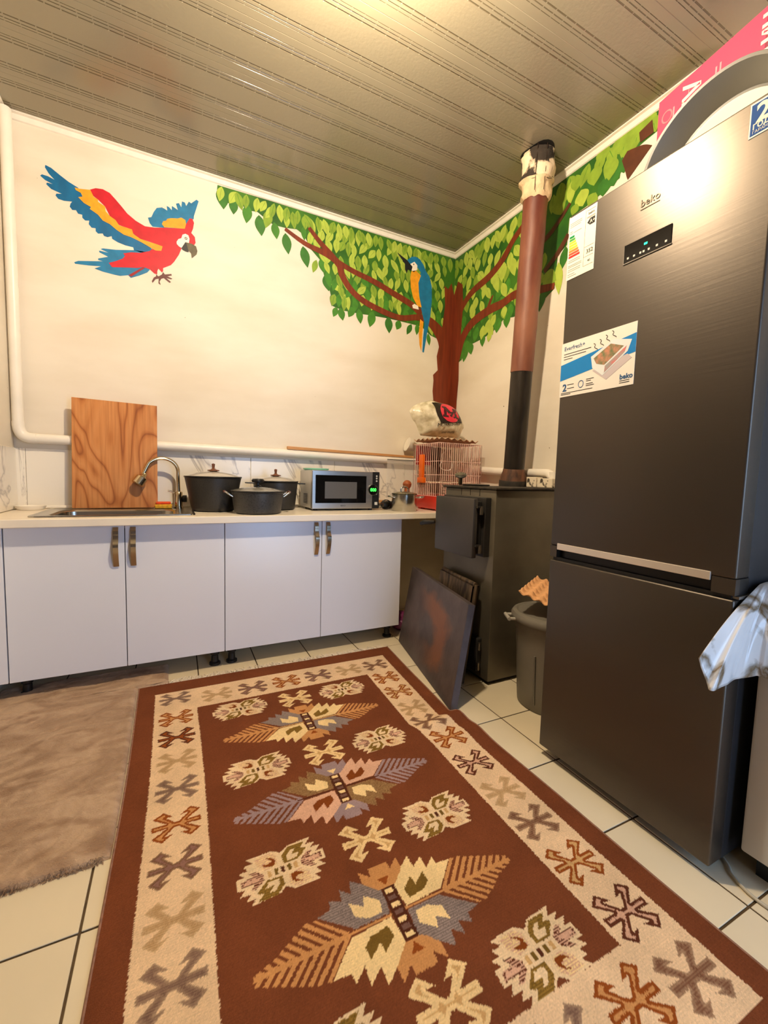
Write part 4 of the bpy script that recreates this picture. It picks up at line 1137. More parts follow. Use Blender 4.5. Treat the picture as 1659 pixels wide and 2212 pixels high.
MB().tube(smooth_line([(-0.59, -0.49, WT + 0.092), (-0.57, -0.51, WT + 0.096), (-0.54, -0.50, WT + 0.10), (-0.545, -0.46, WT + 0.10), (-0.580, -0.455, WT + 0.092)], 3), 0.0045, seg=8).build('handle', CHROME, sp_, smooth=60)
MB().tube(smooth_line([(-0.742, -0.40, WT + 0.092), (-0.762, -0.385, WT + 0.096), (-0.775, -0.41, WT + 0.10), (-0.77, -0.45, WT + 0.10), (-0.749, -0.46, WT + 0.092)], 3), 0.0045, seg=8).build('handle', CHROME, sp_, smooth=60)

bl = thing('hand_blender', 'black hand blender with coiled cord lying beside the saucepan', 'blender', (-0.78, -0.33, WT))
ax = Vector((1, 0.25, 0)).normalized(); fx_ = Vector((0, 0, 1)); fy_ = ax.cross(fx_)
MB().lathe([(0.0, 0.0), (0.018, 0.002), (0.026, 0.012), (0.030, 0.05), (0.027, 0.09), (0.016, 0.105), (0.0, 0.107)], (-0.775, -0.315, WT + 0.031), 20, frame=(fx_, fy_, ax)).build('body', BLACK, bl, smooth=40)
MB().lathe([(0.0, -0.04), (0.020, -0.04), (0.022, -0.01), (0.019, 0.004)], (-0.775, -0.315, WT + 0.031), 20, frame=(fx_, fy_, ax)).build('collar', STEEL, bl, smooth=40)
MB().tube([(-0.755 + 0.035 * math.cos(t * 0.5), -0.352 + 0.004 * t * 0.3, WT + 0.037 + 0.033 * math.sin(t * 0.5)) for t in range(26)], 0.003, seg=6).build('cord', BLACK, bl, smooth=60)

wb = MB().box(-0.86, -0.60, -0.075, -0.05, WT + 0.0004, WT + 0.052).build('wooden_block', OAK, origin=(-0.73, -0.06, WT), bevel=0.004)
tag(wb, 'low light wood block against the tiles behind the saucepan', 'block')
gb = thing('glass_board', 'clear glass chopping board leaning on the pipe above the saucepan', 'board', (-0.50, -0.1, WT))
MB().hexa([(-0.655, -0.130, WT + 0.001), (-0.335, -0.130, WT + 0.001), (-0.335, -0.126, WT + 0.001), (-0.655, -0.126, WT + 0.001)],
          [(-0.618, -0.080, 1.221), (-0.345, -0.080, 1.221), (-0.345, -0.076, 1.221), (-0.618, -0.076, 1.221)]).build('pane', GLASSY, gb, merge=True)
MB().box(-0.618, -0.345, -0.081, -0.0755, 1.2215, 1.2265).build('edge_strip', BLACK, gb, bevel=0.001)

ml = MB().lathe([(0.0, 0.0), (0.034, 0.0), (0.036, 0.012), (0.026, 0.022), (0.022, 0.05), (0.030, 0.08), (0.032, 0.10), (0.022, 0.115), (0.020, 0.15), (0.030, 0.165), (0.034, 0.185), (0.026, 0.20), (0.012, 0.21), (0.0, 0.212)], (-0.53, -0.24, WT), 24).build('wooden_mill', M('cherry_wood', rgb(164, 92, 52), 0.4, var=0.2, scale=30), origin=(-0.53, -0.24, WT), smooth=35)
tag(ml, 'brown turned wooden mill standing behind the saucepan', 'mill')
cup = thing('white_funnel', 'white cone-shaped funnel with dark spout resting on the pipe by the cage', 'funnel', (-0.44, -0.05, 1.24))
ax = Vector((0.95, -0.1, -0.30)).normalized(); fx_ = ax.orthogonal().normalized(); fy_ = ax.cross(fx_)
MB().lathe([(0.058, -0.055), (0.054, -0.055), (0.020, 0.055), (0.016, 0.055), (0.022, 0.050), (0.055, -0.05)], (-0.385, -0.066, 1.335), 26, frame=(fx_, fy_, ax)).build('cone', PIPEW, cup, smooth=40)
MB().lathe([(0.0, 0.054), (0.017, 0.054), (0.017, 0.075), (0.0, 0.078)], (-0.385, -0.066, 1.335), 18, frame=(fx_, fy_, ax)).build('spout', BLACK, cup, smooth=40)

# ---------------------------------------------------------------- bird cage
CX0, CX1, CY0, CY1, CZ0, CZT = -0.462, -0.092, -0.545, -0.215, WT, 1.335
WIRE = M('pink_white_wire', rgb(232, 196, 184), 0.4)
cage = thing('bird_cage', 'pink wire bird cage with red tray at the end of the worktop', 'bird cage', ((CX0 + CX1) / 2, (CY0 + CY1) / 2, WT))
RED = M('red_plastic', rgb(228, 52, 34), 0.35, var=0.08)
tr = MB()
loft(tr, [rrect(CX0 + 0.02, CX1 - 0.02, CY0 + 0.02, CY1 - 0.02, 0.02, WT + 0.012, 3), rrect(CX0 + 0.004, CX1 - 0.004, CY0 + 0.004, CY1 - 0.004, 0.02, WT + 0.03, 3), rrect(CX0 - 0.008, CX1 + 0.008, CY0 - 0.008, CY1 + 0.008, 0.025, WT + 0.10, 3),
           rrect(CX0 - 0.010, CX1 + 0.010, CY0 - 0.010, CY1 + 0.010, 0.025, WT + 0.104, 3), rrect(CX0 - 0.003, CX1 + 0.003, CY0 - 0.003, CY1 + 0.003, 0.02, WT + 0.10, 3), rrect(CX0 + 0.01, CX1 - 0.01, CY0 + 0.01, CY1 - 0.01, 0.02, WT + 0.032, 3)], cap=True)
tr.add(rrect(CX0 + 0.02, CX1 - 0.02, CY0 + 0.02, CY1 - 0.02, 0.02, WT + 0.012, 3), [tuple(range(16))])
tr.build('tray', RED, cage, smooth=40)
for fx in (CX0 + 0.05, CX1 - 0.05):
    for fy in (CY0 + 0.05, CY1 - 0.05):
        MB().box(fx - 0.02, fx + 0.02, fy - 0.02, fy + 0.02, WT + 0.0003, WT + 0.0125).build('foot', RED, cage, bevel=0.003)
zb = WT + 0.095
def wires(fn, n, name):
    b = MB()
    for k in range(n + 1):
        t = k / n
        b.tube([fn(t, zb), fn(t, CZT)], 0.0021, seg=5)
    for z in (zb + 0.01, zb + 0.16, zb + 0.255, CZT):
        b.tube([fn(0, z), fn(1, z)], 0.0022, seg=5)
    return b.build(name, WIRE, cage, smooth=60)
wires(lambda t, z: (CX0 + (CX1 - CX0) * t, CY0, z), 21, 'front_bars')
wires(lambda t, z: (CX0 + (CX1 - CX0) * t, CY1, z), 21, 'back_bars')
wires(lambda t, z: (CX0, CY0 + (CY1 - CY0) * t, z), 13, 'side_bars')
wires(lambda t, z: (CX1, CY0 + (CY1 - CY0) * t, z), 22, 'side_bars')
b = MB()
for k in range(20):
    t = k / 19
    b.tube([(CX0 + (CX1 - CX0) * t, CY0, CZT), (CX0 + (CX1 - CX0) * t, CY1, CZT)], 0.0016, seg=5)
b.build('roof_bars', WIRE, cage, smooth=60)
ORG = M('orange_plastic', rgb(240, 110, 20), 0.3, trans=0.15)
b = MB().box(CX0 - 0.022, CX0 - 0.003, CY0 + 0.17, CY0 + 0.225, WT + 0.20, WT + 0.40)
b.box(CX0 - 0.026, CX0 - 0.003, CY0 + 0.15, CY0 + 0.235, WT + 0.195, WT + 0.235)
b.build('feeder', ORG, cage, bevel=0.004, smooth=40)
for z, y in ((WT + 0.20, CY0 + 0.10), (WT + 0.20, CY0 + 0.22)):
    MB().tube([(CX0 + 0.004, y, z), (CX1 - 0.004, y, z)], 0.006, seg=8).build('perch', M('perch_white', rgb(240, 224, 200), 0.5), cage, smooth=60)
sw = [(-0.29, -0.40, CZT), (-0.31, -0.40, CZT - 0.05), (-0.335, -0.40, CZT - 0.07), (-0.335, -0.40, CZT - 0.12), (-0.35, -0.40, CZT - 0.15), (-0.33, -0.40, CZT - 0.18), (-0.27, -0.40, CZT - 0.185), (-0.245, -0.40, CZT - 0.16), (-0.25, -0.40, CZT - 0.12), (-0.27, -0.40, CZT - 0.06), (-0.285, -0.40, CZT - 0.002)]
MB().tube(smooth_line(sw, 3), 0.004, seg=6).build('swing', PIPEW, cage, smooth=60)
MB().box(CX0 + 0.01, CX0 + 0.15, CY1 - 0.02, CY1 - 0.012, WT + 0.33, CZT - 0.005).build('cloth_screen', M('crimson_cloth', rgb(150, 24, 36), 0.8), cage)
MB().box(CX0 + 0.14, CX0 + 0.22, CY1 - 0.03, CY1 - 0.021, WT + 0.12, CZT - 0.01).build('backing_panel', M('cage_shade_brown', rgb(96, 74, 58), 0.9), cage)  # dark panel added to stand for the brown shade inside the cage
MB().box(CX0 + 0.20, CX1 - 0.04, CY1 - 0.02, CY1 - 0.012, WT + 0.30, CZT - 0.02).build('backing_panel', M('white_card', rgb(188, 168, 148), 0.8), cage)
MB().box(CX0 + 0.02, CX0 + 0.13, CY1 - 0.03, CY1 - 0.02, WT + 0.18, WT + 0.32).build('backing_panel', M('grey_card', rgb(150, 138, 122), 0.8), cage)
b = MB()
for k in range(6):
    b.tube([(CX0 + 0.03 + 0.02 * 0, CY0 - 0.004, zb + 0.02 + 0.02 * k), (CX0 + 0.12, CY0 - 0.004, zb + 0.02 + 0.02 * k)], 0.0016, seg=5)
for k in range(2):
    b.tube([(CX0 + 0.03 + 0.09 * k, CY0 - 0.004, zb + 0.01), (CX0 + 0.03 + 0.09 * k, CY0 - 0.004, zb + 0.135)], 0.0018, seg=5)
b.build('cage_door', WIRE, cage, smooth=60)

# ---------------------------------------------------------------- egg trays
def egg_tray(name, label, loc, rot, mat, size=0.30, n=6, amp=0.016, up=1, group=None):
    b = MB()
    def fn(u, v):
        x, y = (u - 0.5) * size, (v - 0.5) * size
        e = min(u, 1 - u, v, 1 - v)
        s = math.cos(u * n * 2 * math.pi) * math.cos(v * n * 2 * math.pi) if 0 < e else -0.4
        s2 = 0.5 * (math.cos(u * n * 2 * math.pi) + math.cos(v * n * 2 * math.pi))
        return (x, y, up * amp * (0.65 * s2 + 0.35 * s))
    b.grid(fn, n * 10, n * 10)
    o = b.build(name, mat, origin=(0, 0, 0), solid=0.0025, smooth=60)
    o.location = loc; o.rotation_euler = rot
    o['_org'] = tuple(loc)
    return tag(o, label, 'egg tray', group)
PULP = M('paper_pulp', rgb(190, 152, 118), 0.95, var=0.2, scale=60, bump=0.4, bscale=200)
PULP2 = M('paper_pulp_tan', rgb(226, 172, 120), 0.95, var=0.15, scale=60, bump=0.4, bscale=200)
egg_tray('egg_tray', 'brown cardboard egg tray on top of the bird cage', (-0.300, -0.385, CZT + 0.024), (0.0, math.radians(1.5), math.radians(4)), PULP, size=0.335)

# ---------------------------------------------------------------- carrier bag
OUT = [(-0.600, 1.560), (-0.580, 1.505), (-0.545, 1.475), (-0.505, 1.392), (-0.40, 1.390), (-0.16, 1.394), (-0.135, 1.455), (-0.115, 1.482), (-0.150, 1.545), (-0.21, 1.610), (-0.27, 1.632), (-0.36, 1.640), (-0.42, 1.652), (-0.455, 1.640), (-0.52, 1.620), (-0.575, 1.590)]
BCX, BCZ, BCY, BD = -0.355, 1.515, -0.36, 0.085
def ray_r(a):
    dx, dz = math.cos(a), math.sin(a)
    best = 0.05
    n = len(OUT)
    for i in range(n):
        x1, z1 = OUT[i][0] - BCX, OUT[i][1] - BCZ; x2, z2 = OUT[i - 1][0] - BCX, OUT[i - 1][1] - BCZ
        den = dx * (z2 - z1) - dz * (x2 - x1)
        if abs(den) < 1e-12: continue
        t = (x1 * (z2 - z1) - z1 * (x2 - x1)) / den
        s = (x1 * dz - z1 * dx) / den
        if t > 0 and -1e-6 <= s <= 1 + 1e-6: best = t
    return best
def bag_y(x, z, off=0.0):
    d = math.hypot(x - BCX, z - BCZ)
    s = min(1.0, d / ray_r(math.atan2(z - BCZ, x - BCX)))
    w = 0.010 * noise.fractal(Vector((x * 26, z * 26, 1.7)), 1.0, 2.0, 3) * (1 - s ** 3)
    return BCY - BD * (1 - s ** 3) - off + w
bag = thing('carrier_bag', 'stuffed clear carrier bag printed with a red roundel and capital M', 'bag', (BCX, BCY, 1.39))
def bag_mat():
    m = M('crinkled_plastic', rgb(236, 228, 204), 0.2, c2=rgb(190, 178, 146), scale=22, detail=6, spec=0.6, bump=0.7, bscale=40)
    return m
NA, NR = 72, 14
b = MB()
for side in (1, -1):
    def fn(u, v, side=side):
        a = 2 * math.pi * u
        r = ray_r(a) * v
        x, z = BCX + r * math.cos(a), BCZ + r * math.sin(a)
        y = bag_y(x, z)
        return (x, y if side == 1 else BCY + (BCY - y) * 0.8, z)
    b.grid(fn, NA, NR)
b.build('sack', bag_mat(), bag, smooth=70)
def on_bag(name, pts, mat, off, sub=True, label=None):
    # densify and drape a printed patch over the front of the bag
    m = MB()
    cx = sum(p[0] for p in pts) / len(pts); cz = sum(p[1] for p in pts) / len(pts)
    ring = []
    n = len(pts)
    for i in range(n):
        x1, z1 = pts[i]; x2, z2 = pts[(i + 1) % n]
        k = max(1, int(math.hypot(x2 - x1, z2 - z1) / 0.012))
        ring += [(x1 + (x2 - x1) * t / k, z1 + (z2 - z1) * t / k) for t in range(k)]
    K = 7
    vs, fs = [(cx, bag_y(cx, cz, off), cz)], []
    for j in range(1, K + 1):
        for (x, z) in ring:
            px, pz = cx + (x - cx) * j / K, cz + (z - cz) * j / K
            vs.append((px, bag_y(px, pz, off), pz))
    L = len(ring)
    for i in range(L):
        fs.append((0, 1 + i, 1 + (i + 1) % L))
        for j in range(K - 1):
            fs.append((1 + j * L + i, 1 + (j + 1) * L + i, 1 + (j + 1) * L + (i + 1) % L, 1 + j * L + (i + 1) % L))
    m.add(vs, fs)
    return m.build(name, mat, bag, smooth=70)
on_bag('printed_panel', [(-0.435, 1.628), (-0.36, 1.634), (-0.26, 1.626), (-0.205, 1.598), (-0.182, 1.548), (-0.175, 1.500), (-0.39, 1.482), (-0.425, 1.54)], M('black_print', rgb(40, 30, 26), 0.35), 0.004)
el_ = [(-0.305 + 0.088 * math.cos(t * math.pi / 16), 1.562 + 0.068 * math.sin(t * math.pi / 16) - 0.10 * 0.088 * math.cos(t * math.pi / 16)) for t in range(32)]
on_bag('roundel', el_, M('red_print', rgb(232, 54, 76), 0.35), 0.007)
Mlet = [(-0.375, 1.605), (-0.335, 1.603), (-0.305, 1.565), (-0.272, 1.598), (-0.240, 1.594), (-0.240, 1.580), (-0.250, 1.579), (-0.245, 1.534), (-0.232, 1.533), (-0.232, 1.520), (-0.282, 1.524), (-0.282, 1.536), (-0.270, 1.536), (-0.273, 1.568), (-0.302, 1.530), (-0.312, 1.531), (-0.342, 1.572), (-0.342, 1.540), (-0.328, 1.539), (-0.328, 1.526), (-0.376, 1.530), (-0.376, 1.543), (-0.363, 1.543), (-0.363, 1.592), (-0.375, 1.593)]
mm = MB().flat([(x, bag_y(x, z, 0.010), z) for x, z in Mlet])
mm.build('letter_m', M('letter_dark', rgb(60, 18, 26), 0.4), bag, tri=True)
t = text_mesh('MORRISONS', 0.034, DPRINT, bag, (0, 0, 0), FACE_NEG_Y, 'lettering', sx=1.0)
for v in t.data.vertices:
    q = v.co + Vector(bag['_org'])
    lx, lz = q.x * 1.12, q.z
    x, z = -0.415 + lx, 1.455 + lz + 0.13 * lx
    v.co = Vector((x, bag_y(min(x, -0.13), z, 0.006) - 0.0002, z)) - Vector(bag['_org'])
t2 = text_mesh('save more', 0.026, DPRINT, bag, (0, 0, 0), FACE_NEG_Y, 'lettering')
for v in t2.data.vertices:
    q = v.co + Vector(bag['_org'])
    x, z = -0.36 + q.x, 1.414 + q.z + 0.06 * q.x
    v.co = Vector((x, bag_y(x, z, 0.006) - 0.0002, z)) - Vector(bag['_org'])

# ---------------------------------------------------------------- iron stove
IRON = M('stove_iron', rgb(112, 106, 92), 0.42, 0.5, var=0.22, scale=5, bump=0.08, bscale=40)
IRON2 = M('stove_iron_dark', rgb(58, 56, 54), 0.45, 0.4, var=0.2, scale=8, bump=0.1, bscale=60)
SOOT = M('sooty_plate', rgb(64, 56, 46), 0.8, c2=rgb(28, 26, 24), scale=18, detail=6)
stv = thing('iron_stove', 'dark welded iron stove with a thick fire door standing in the corner', 'stove', (-0.34, -1.1, 0))
SVX0, SVX1, SVY0, SVY1, SVT = -0.633, -0.09, -1.329, -0.885, 1.038
MB().box(SVX0, SVX1, SVY0, SVY1, 0.02, SVT).build('body', IRON, stv, bevel=0.006, smooth=40)
MB().box(SVX0 - 0.012, SVX1 + 0.008, SVY0 - 0.012, SVY1 + 0.012, SVT, SVT + 0.012).build('top_plate', SOOT, stv, bevel=0.003)
MB().box(SVX0 + 0.02, SVX1 - 0.02, SVY0 + 0.02, SVY1 - 0.02, 0.0, 0.02).build('plinth', IRON2, stv)
DY0, DY1, DZ0, DZ1 = -1.292, -0.945, 0.69, 0.99
MB().box(-0.672, SVX0, DY0 - 0.004, DY1 + 0.02, DZ0 - 0.005, DZ1 + 0.005).build('door_frame', IRON2, stv, bevel=0.004)
dd = MB().box(-0.742, -0.712, DY0 + 0.004, DY1, DZ0 - 0.008, DZ1).build('fire_door', M('door_iron', rgb(80, 77, 75), 0.4, 0.5, var=0.15, scale=6), stv, bevel=0.006, smooth=40)
MB().box(-0.712, -0.674, DY0 + 0.02, DY1 - 0.02, DZ0 + 0.01, DZ1 - 0.015).build('door_liner', IRON2, dd, bevel=0.004)
for z in (DZ0 + 0.04, DZ1 - 0.06):
    MB().tube([(-0.700, DY0 - 0.006, z - 0.022), (-0.700, DY0 - 0.006, z + 0.022)], 0.009, seg=10).build('hinge', M('hinge_steel', rgb(120, 112, 100), 0.35, 0.9), dd, smooth=60)
    MB().box(-0.728, -0.69, DY0 - 0.010, DY0 + 0.01, z + 0.014, z + 0.022).build('hinge', IRON2, dd)
MB().tube([(-0.742, DY1 + 0.005, 0.835), (-0.752, DY1 + 0.02, 0.832), (-0.762, DY1 + 0.085, 0.825), (-0.765, DY1 + 0.115, 0.815)], 0.012, seg=10, radii=[0.010, 0.011, 0.015, 0.012]).build('handle', BLACK, dd, smooth=60)
for y in (-1.04, -1.12, -1.2):
    MB().box(SVX0 - 0.0015, SVX0 + 0.001, y - 0.002, y + 0.002, 1.0, SVT).build('seam', IRON2, stv)
ad = MB().box(-0.665, SVX0, -1.27, -0.97, 0.06, 0.24).build('ash_door', IRON2, stv, bevel=0.004)
for z in (0.09, 0.2):
    MB().tube([(-0.655, -1.276, z - 0.02), (-0.655, -1.276, z + 0.02)], 0.009, seg=10).build('hinge', M('hinge_steel', rgb(120, 112, 100), 0.35, 0.9), ad, smooth=60)
MB().lathe([(0.0, 0.0), (0.075, 0.0), (0.082, 0.006), (0.075, 0.010), (0.0, 0.012)], (-0.50, -1.0, SVT + 0.0122), 28).build('burner_lid', IRON2, stv, smooth=40)
kn = MB()
ax = Vector((-0.25, -0.35, 0.9)).normalized(); fx_ = ax.orthogonal().normalized()
kn.lathe([(0.012, -0.045), (0.012, 0.0), (0.030, 0.008), (0.036, 0.016), (0.030, 0.020), (0.0, 0.021)], (-0.572, -0.945, SVT + 0.060), 22, frame=(fx_, ax.cross(fx_), ax))
kn.build('damper_knob', M('worn_knob', rgb(120, 112, 92), 0.5, c2=rgb(40, 38, 34), scale=20), stv, smooth=40)

# ---------------------------------------------------------------- flue pipe
FB, FT = Vector((-0.160, -0.945, SVT + 0.0125)), Vector((-0.250, -1.115, 2.960))
fl = thing('flue_pipe', 'rusty red-brown stove pipe rising through the ceiling beside the fridge', 'stove pipe', tuple(FB))
ax = (FT - FB).normalized(); fx_ = Vector((1, 0, 0)); fx_ = (fx_ - ax * fx_.dot(ax)).normalized(); fr_ = (fx_, ax.cross(fx_), ax)
LEN = (FT - FB).length
def rusty(name, c1, c2, rough, scale, metal=0.0):
    return M(name, c1, rough, metal, c2=c2, scale=scale, stretch=(2, 2, 0.5), detail=7, bump=0.15, bscale=30)
F_LOW = rusty('burnt_black_pipe', rgb(52, 46, 40), rgb(30, 27, 25), 0.38, 9, 0.4)
F_UP = rusty('red_oxide_pipe', rgb(138, 90, 70), rgb(92, 42, 29), 0.52, 4)
F_RUST = rusty('rust_collar', rgb(110, 72, 50), rgb(60, 40, 30), 0.7, 20)
R0 = 0.064
MB().lathe([(0.086, 0.0), (0.086, 0.035), (0.084, 0.040)], FB, 36, frame=fr_).build('base_ring', SOOT, fl, smooth=40)
MB().lathe([(0.084, 0.040), (0.080, 0.060), (0.068, 0.095), (0.066, 0.110), (0.064, 0.112)], FB, 36, frame=fr_).build('collar', F_RUST, fl, smooth=40)
MB().lathe([(R0, 0.10), (R0, 0.70)], FB, 40, frame=fr_).build('lower_section', F_LOW, fl, smooth=40)
up_ = MB()
rr = random.Random(2)
prof = [(R0 + 0.001, 0.70)]
for k in range(1, 60):
    prof.append((R0 + 0.0015 + 0.002 * k / 60, 0.70 + k * (LEN - 0.72) / 60))
up_.lathe(prof, FB, 40, frame=fr_)
for i, v in enumerate(up_.v):
    q = Vector(v); h = (q - FB).dot(ax)
    n_ = noise.noise(q * 9.0)
    rad = q - FB - ax * h
    up_.v[i] = tuple(q + rad.normalized() * (0.0035 * max(0, n_)))
up_.build('upper_section', F_UP, fl, smooth=60)
WRAP = M('mineral_wool', rgb(226, 204, 172), 0.95, c2=rgb(52, 44, 36), scale=9, detail=6, bump=1.0, bscale=60, lo=0.50, hi=0.55)
WOOL = M('clean_wool', rgb(226, 198, 158), 0.95, var=0.25, scale=20, bump=1.0, bscale=60)
CHAR = M('charred_wool', rgb(46, 40, 34), 0.95, var=0.3, scale=20)
wr = MB()
h0 = LEN - 0.285
hs = [h0 + 0.24 * k / 16 for k in range(17)]
NAZ = 48
for k, h in enumerate(hs):
    for a in range(NAZ):
        an = 2 * math.pi * a / NAZ
        d = fr_[0] * math.cos(an) + fr_[1] * math.sin(an)
        q = FB + ax * h + d * 0.07
        nz = noise.fractal(q * 14, 1.0, 2.0, 4)
        t = k / 16
        r = 0.074 + 0.008 * (1 if t < 0.4 else 0.4) + 0.014 * nz + (0.012 if 0.36 < t < 0.9 else 0)
        if k == 0: r = 0.069
        zz = (h + (0.010 * noise.noise(Vector((an * 3, 1, 5))) if k < 2 else 0))
        wr.v.append(tuple(FB + ax * zz + d * r))
for k in range(16):
    for a in range(NAZ):
        l = (a + 1) % NAZ
        wr.f.append((k * NAZ + a, k * NAZ + l, (k + 1) * NAZ + l, (k + 1) * NAZ + a))
        wr.mi.append(1 if k < 6 else 0)
wr.build('insulation_wrap', [WRAP, WOOL], fl, smooth=70)
IRW = M('iron_wire', rgb(60, 46, 36), 0.6, 0.6)
for h, rr_ in ((h0 + 0.085, 0.086), (h0 + 0.092, 0.087)):
    MB().tube([FB + ax * (h + 0.006 * math.sin(a)) + (fr_[0] * math.cos(a * math.pi / 20) + fr_[1] * math.sin(a * math.pi / 20)) * rr_ for a in range(40)], 0.0016, seg=5, closed=True).build('wire_tie', IRW, fl, smooth=60)
d = (Vector((-0.70, -0.71, 0))).normalized()
for off in (-0.1, 0.5):
    dd_ = (d + Vector((0.71, -0.70, 0)) * off).normalized()
    MB().tube([FB + ax * (h0 + 0.01) + dd_ * 0.088, FB + ax * (h0 + 0.12) + dd_ * 0.093, FB + ax * (h0 + 0.235) + dd_ * 0.090], 0.0016, seg=5).build('wire_tie', IRW, fl, smooth=60)
hole = MB()
for k in range(26):
    a0, a1 = 2 * math.pi * k / 26, 2 * math.pi * (k + 1) / 26
    def hp_(a, r): return (FT.x + r * math.cos(a) + 0.0, FT.y + r * math.sin(a), H - 0.0012)
    r0_ = 0.090 + 0.012 * math.sin(3 * a0 + 1); r1_ = 0.090 + 0.012 * math.sin(3 * a1 + 1)
    hole.add([hp_(a0, 0.055), hp_(a1, 0.055), hp_(a1, r1_), hp_(a0, r0_)], [(0, 1, 2, 3)])
hole.build('cut_hole', M('dark_hole', rgb(26, 22, 18), 0.9), ceiling)

BRK = M('whitewashed_brick', rgb(226, 214, 190), 0.9, c2=rgb(70, 62, 50), scale=26, lo=0.36, hi=0.44)
for k, (y0, y1, h_, lab) in enumerate(((-1.118, -1.040, 0.062, 'sooty brick piece on the stove top beside the flue'), (-1.240, -1.126, 0.055, 'pale chipped brick piece on the stove top below the pipe elbow'))):
    o = MB().box(-0.140 - 0.0 * k, -0.082, y0, y1, SVT + 0.0124, SVT + 0.0124 + h_).build('brick_piece', BRK, origin=(-0.115, (y0 + y1) / 2, SVT + 0.012), bevel=0.004)
    tag(o, lab, 'brick')

# ---------------------------------------------------------------- leaning metal panel and pan in front of the stove
def rust_panel():
    m = M('rusty_sheet', rgb(92, 82, 82), 0.45, 0.25, var=0.4, scale=9, detail=8, bump=0.2, bscale=50)
    nt = m.node_tree; p = nt.nodes['Principled BSDF']
    base = [l.from_socket for l in nt.links if l.to_socket == p.inputs['Base Color']][0]
    tc = nd(nt, 'ShaderNodeTexCoord')
    sp = nd(nt, 'ShaderNodeSeparateXYZ'); nt.links.new(tc.outputs['Object'], sp.inputs[0])
    # ring-shaped rust stain centred on the sheet
    def mth(op, a, b=None):
        n = nd(nt, 'ShaderNodeMath', operation=op)
        for i, q in enumerate((a, b)):
            if q is None: continue
            if isinstance(q, (int, float)): n.inputs[i].default_value = q
            else: nt.links.new(q, n.inputs[i])
        return n.outputs[0]
    dy = mth('DIVIDE', mth('SUBTRACT', sp.outputs['Y'], 0.05), 0.30)
    dz = mth('DIVIDE', mth('SUBTRACT', sp.outputs['Z'], 0.23), 0.19)
    r = mth('SQRT', mth('ADD', mth('MULTIPLY', dy, dy), mth('MULTIPLY', dz, dz)))
    nz = nd(nt, 'ShaderNodeTexNoise'); nz.inputs['Scale'].default_value = 7; nz.inputs['Detail'].default_value = 6
    nt.links.new(tc.outputs['Object'], nz.inputs['Vector'])
    rn = mth('ADD', r, mth('MULTIPLY', mth('SUBTRACT', nz.outputs['Fac'], 0.5), 0.9))
    bias = mth('MULTIPLY', mth('SUBTRACT', 0.0, sp.outputs['Y']), 0.35)
    band = mth('ABSOLUTE', mth('SUBTRACT', mth('ADD', rn, 0.0), 0.72))
    rp = nd(nt, 'ShaderNodeValToRGB')
    rp.color_ramp.elements[0].position = 0.20; rp.color_ramp.elements[0].color = (0.85, 0.85, 0.85, 1)
    rp.color_ramp.elements[1].position = 0.40; rp.color_ramp.elements[1].color = (0, 0, 0, 1)
    nt.links.new(band, rp.inputs['Fac'])
    near = nd(nt, 'ShaderNodeValToRGB')
    near.color_ramp.elements[0].position = 0.42; near.color_ramp.elements[0].color = (1, 1, 1, 1)
    near.color_ramp.elements[1].position = 0.60; near.color_ramp.elements[1].color = (0.1, 0.1, 0.1, 1)
    nt.links.new(mth('ADD', mth('MULTIPLY', sp.outputs['Y'], 0.9), mth('ADD', 0.45, mth('MULTIPLY', mth('SUBTRACT', 0.3, sp.outputs['Z']), 0.6))), near.inputs['Fac'])
    fac = mth('MULTIPLY', rp.outputs['Color'], near.outputs['Color'])
    mx = nd(nt, 'ShaderNodeMixRGB'); mx.inputs['Color2'].default_value = rgb(132, 86, 60)
    nt.links.new(fac, mx.inputs['Fac']); nt.links.new(base, mx.inputs['Color1']); nt.links.new(mx.outputs['Color'], p.inputs['Base Color'])
    return m
BLp, BRp = Vector((-0.768, -0.602, 0.002)), Vector((-0.960, -1.450, 0.002))
UP = Vector((0.110, 0.033, 0.490)); TH = Vector((0.036, -0.008, -0.008))
pn = MB().hexa([BLp, BRp, BRp + TH + Vector((0, 0, 0.008)), BLp + TH + Vector((0, 0, 0.008))], [BLp + UP, BRp + UP, BRp + UP + TH, BLp + UP + TH])
o = pn.build('metal_sheet', rust_panel(), origin=((BLp + BRp) / 2), bevel=0.003, bseg=2)
tag(o, 'heavy rusty metal sheet leaning against the stove beside the rug', 'metal sheet')

tp = thing('ash_pan', 'shallow rusty metal pan wedged between the leaning sheet and the stove', 'pan', (-0.70, -1.1, 0))
PAN = M('pan_rust', rgb(104, 86, 66), 0.6, 0.4, c2=rgb(44, 36, 30), scale=14, stretch=(3, 3, 0.4), detail=7)
a0, a1 = Vector((-0.684, -0.935, 0.548)), Vector((-0.715, -1.275, 0.532))
lw = Vector((-0.072, -0.0, -0.52))
tk = Vector((0.042, 0.0, 0.0))
MB().hexa([a0 + lw, a1 + lw, a1 + lw + tk * 0.2, a0 + lw + tk * 0.2], [a0, a1, a1 + tk * 0.2, a0 + tk * 0.2]).build('base', PAN, tp)
MB().hexa([a0 + Vector((0, 0, -0.012)), a1 + Vector((0, 0, -0.012)), a1 + tk + Vector((0, 0, -0.012)), a0 + tk + Vector((0, 0, -0.012))], [a0, a1, a1 + tk, a0 + tk]).build('side_wall', PAN, tp)
MB().hexa([a1 + lw, a1 + lw + tk, a1 + lw + tk + Vector((0, 0.01, 0)), a1 + lw + Vector((0, 0.01, 0))], [a1, a1 + tk, a1 + tk + Vector((0, 0.01, 0)), a1 + Vector((0, 0.01, 0))]).build('side_wall', PAN, tp)
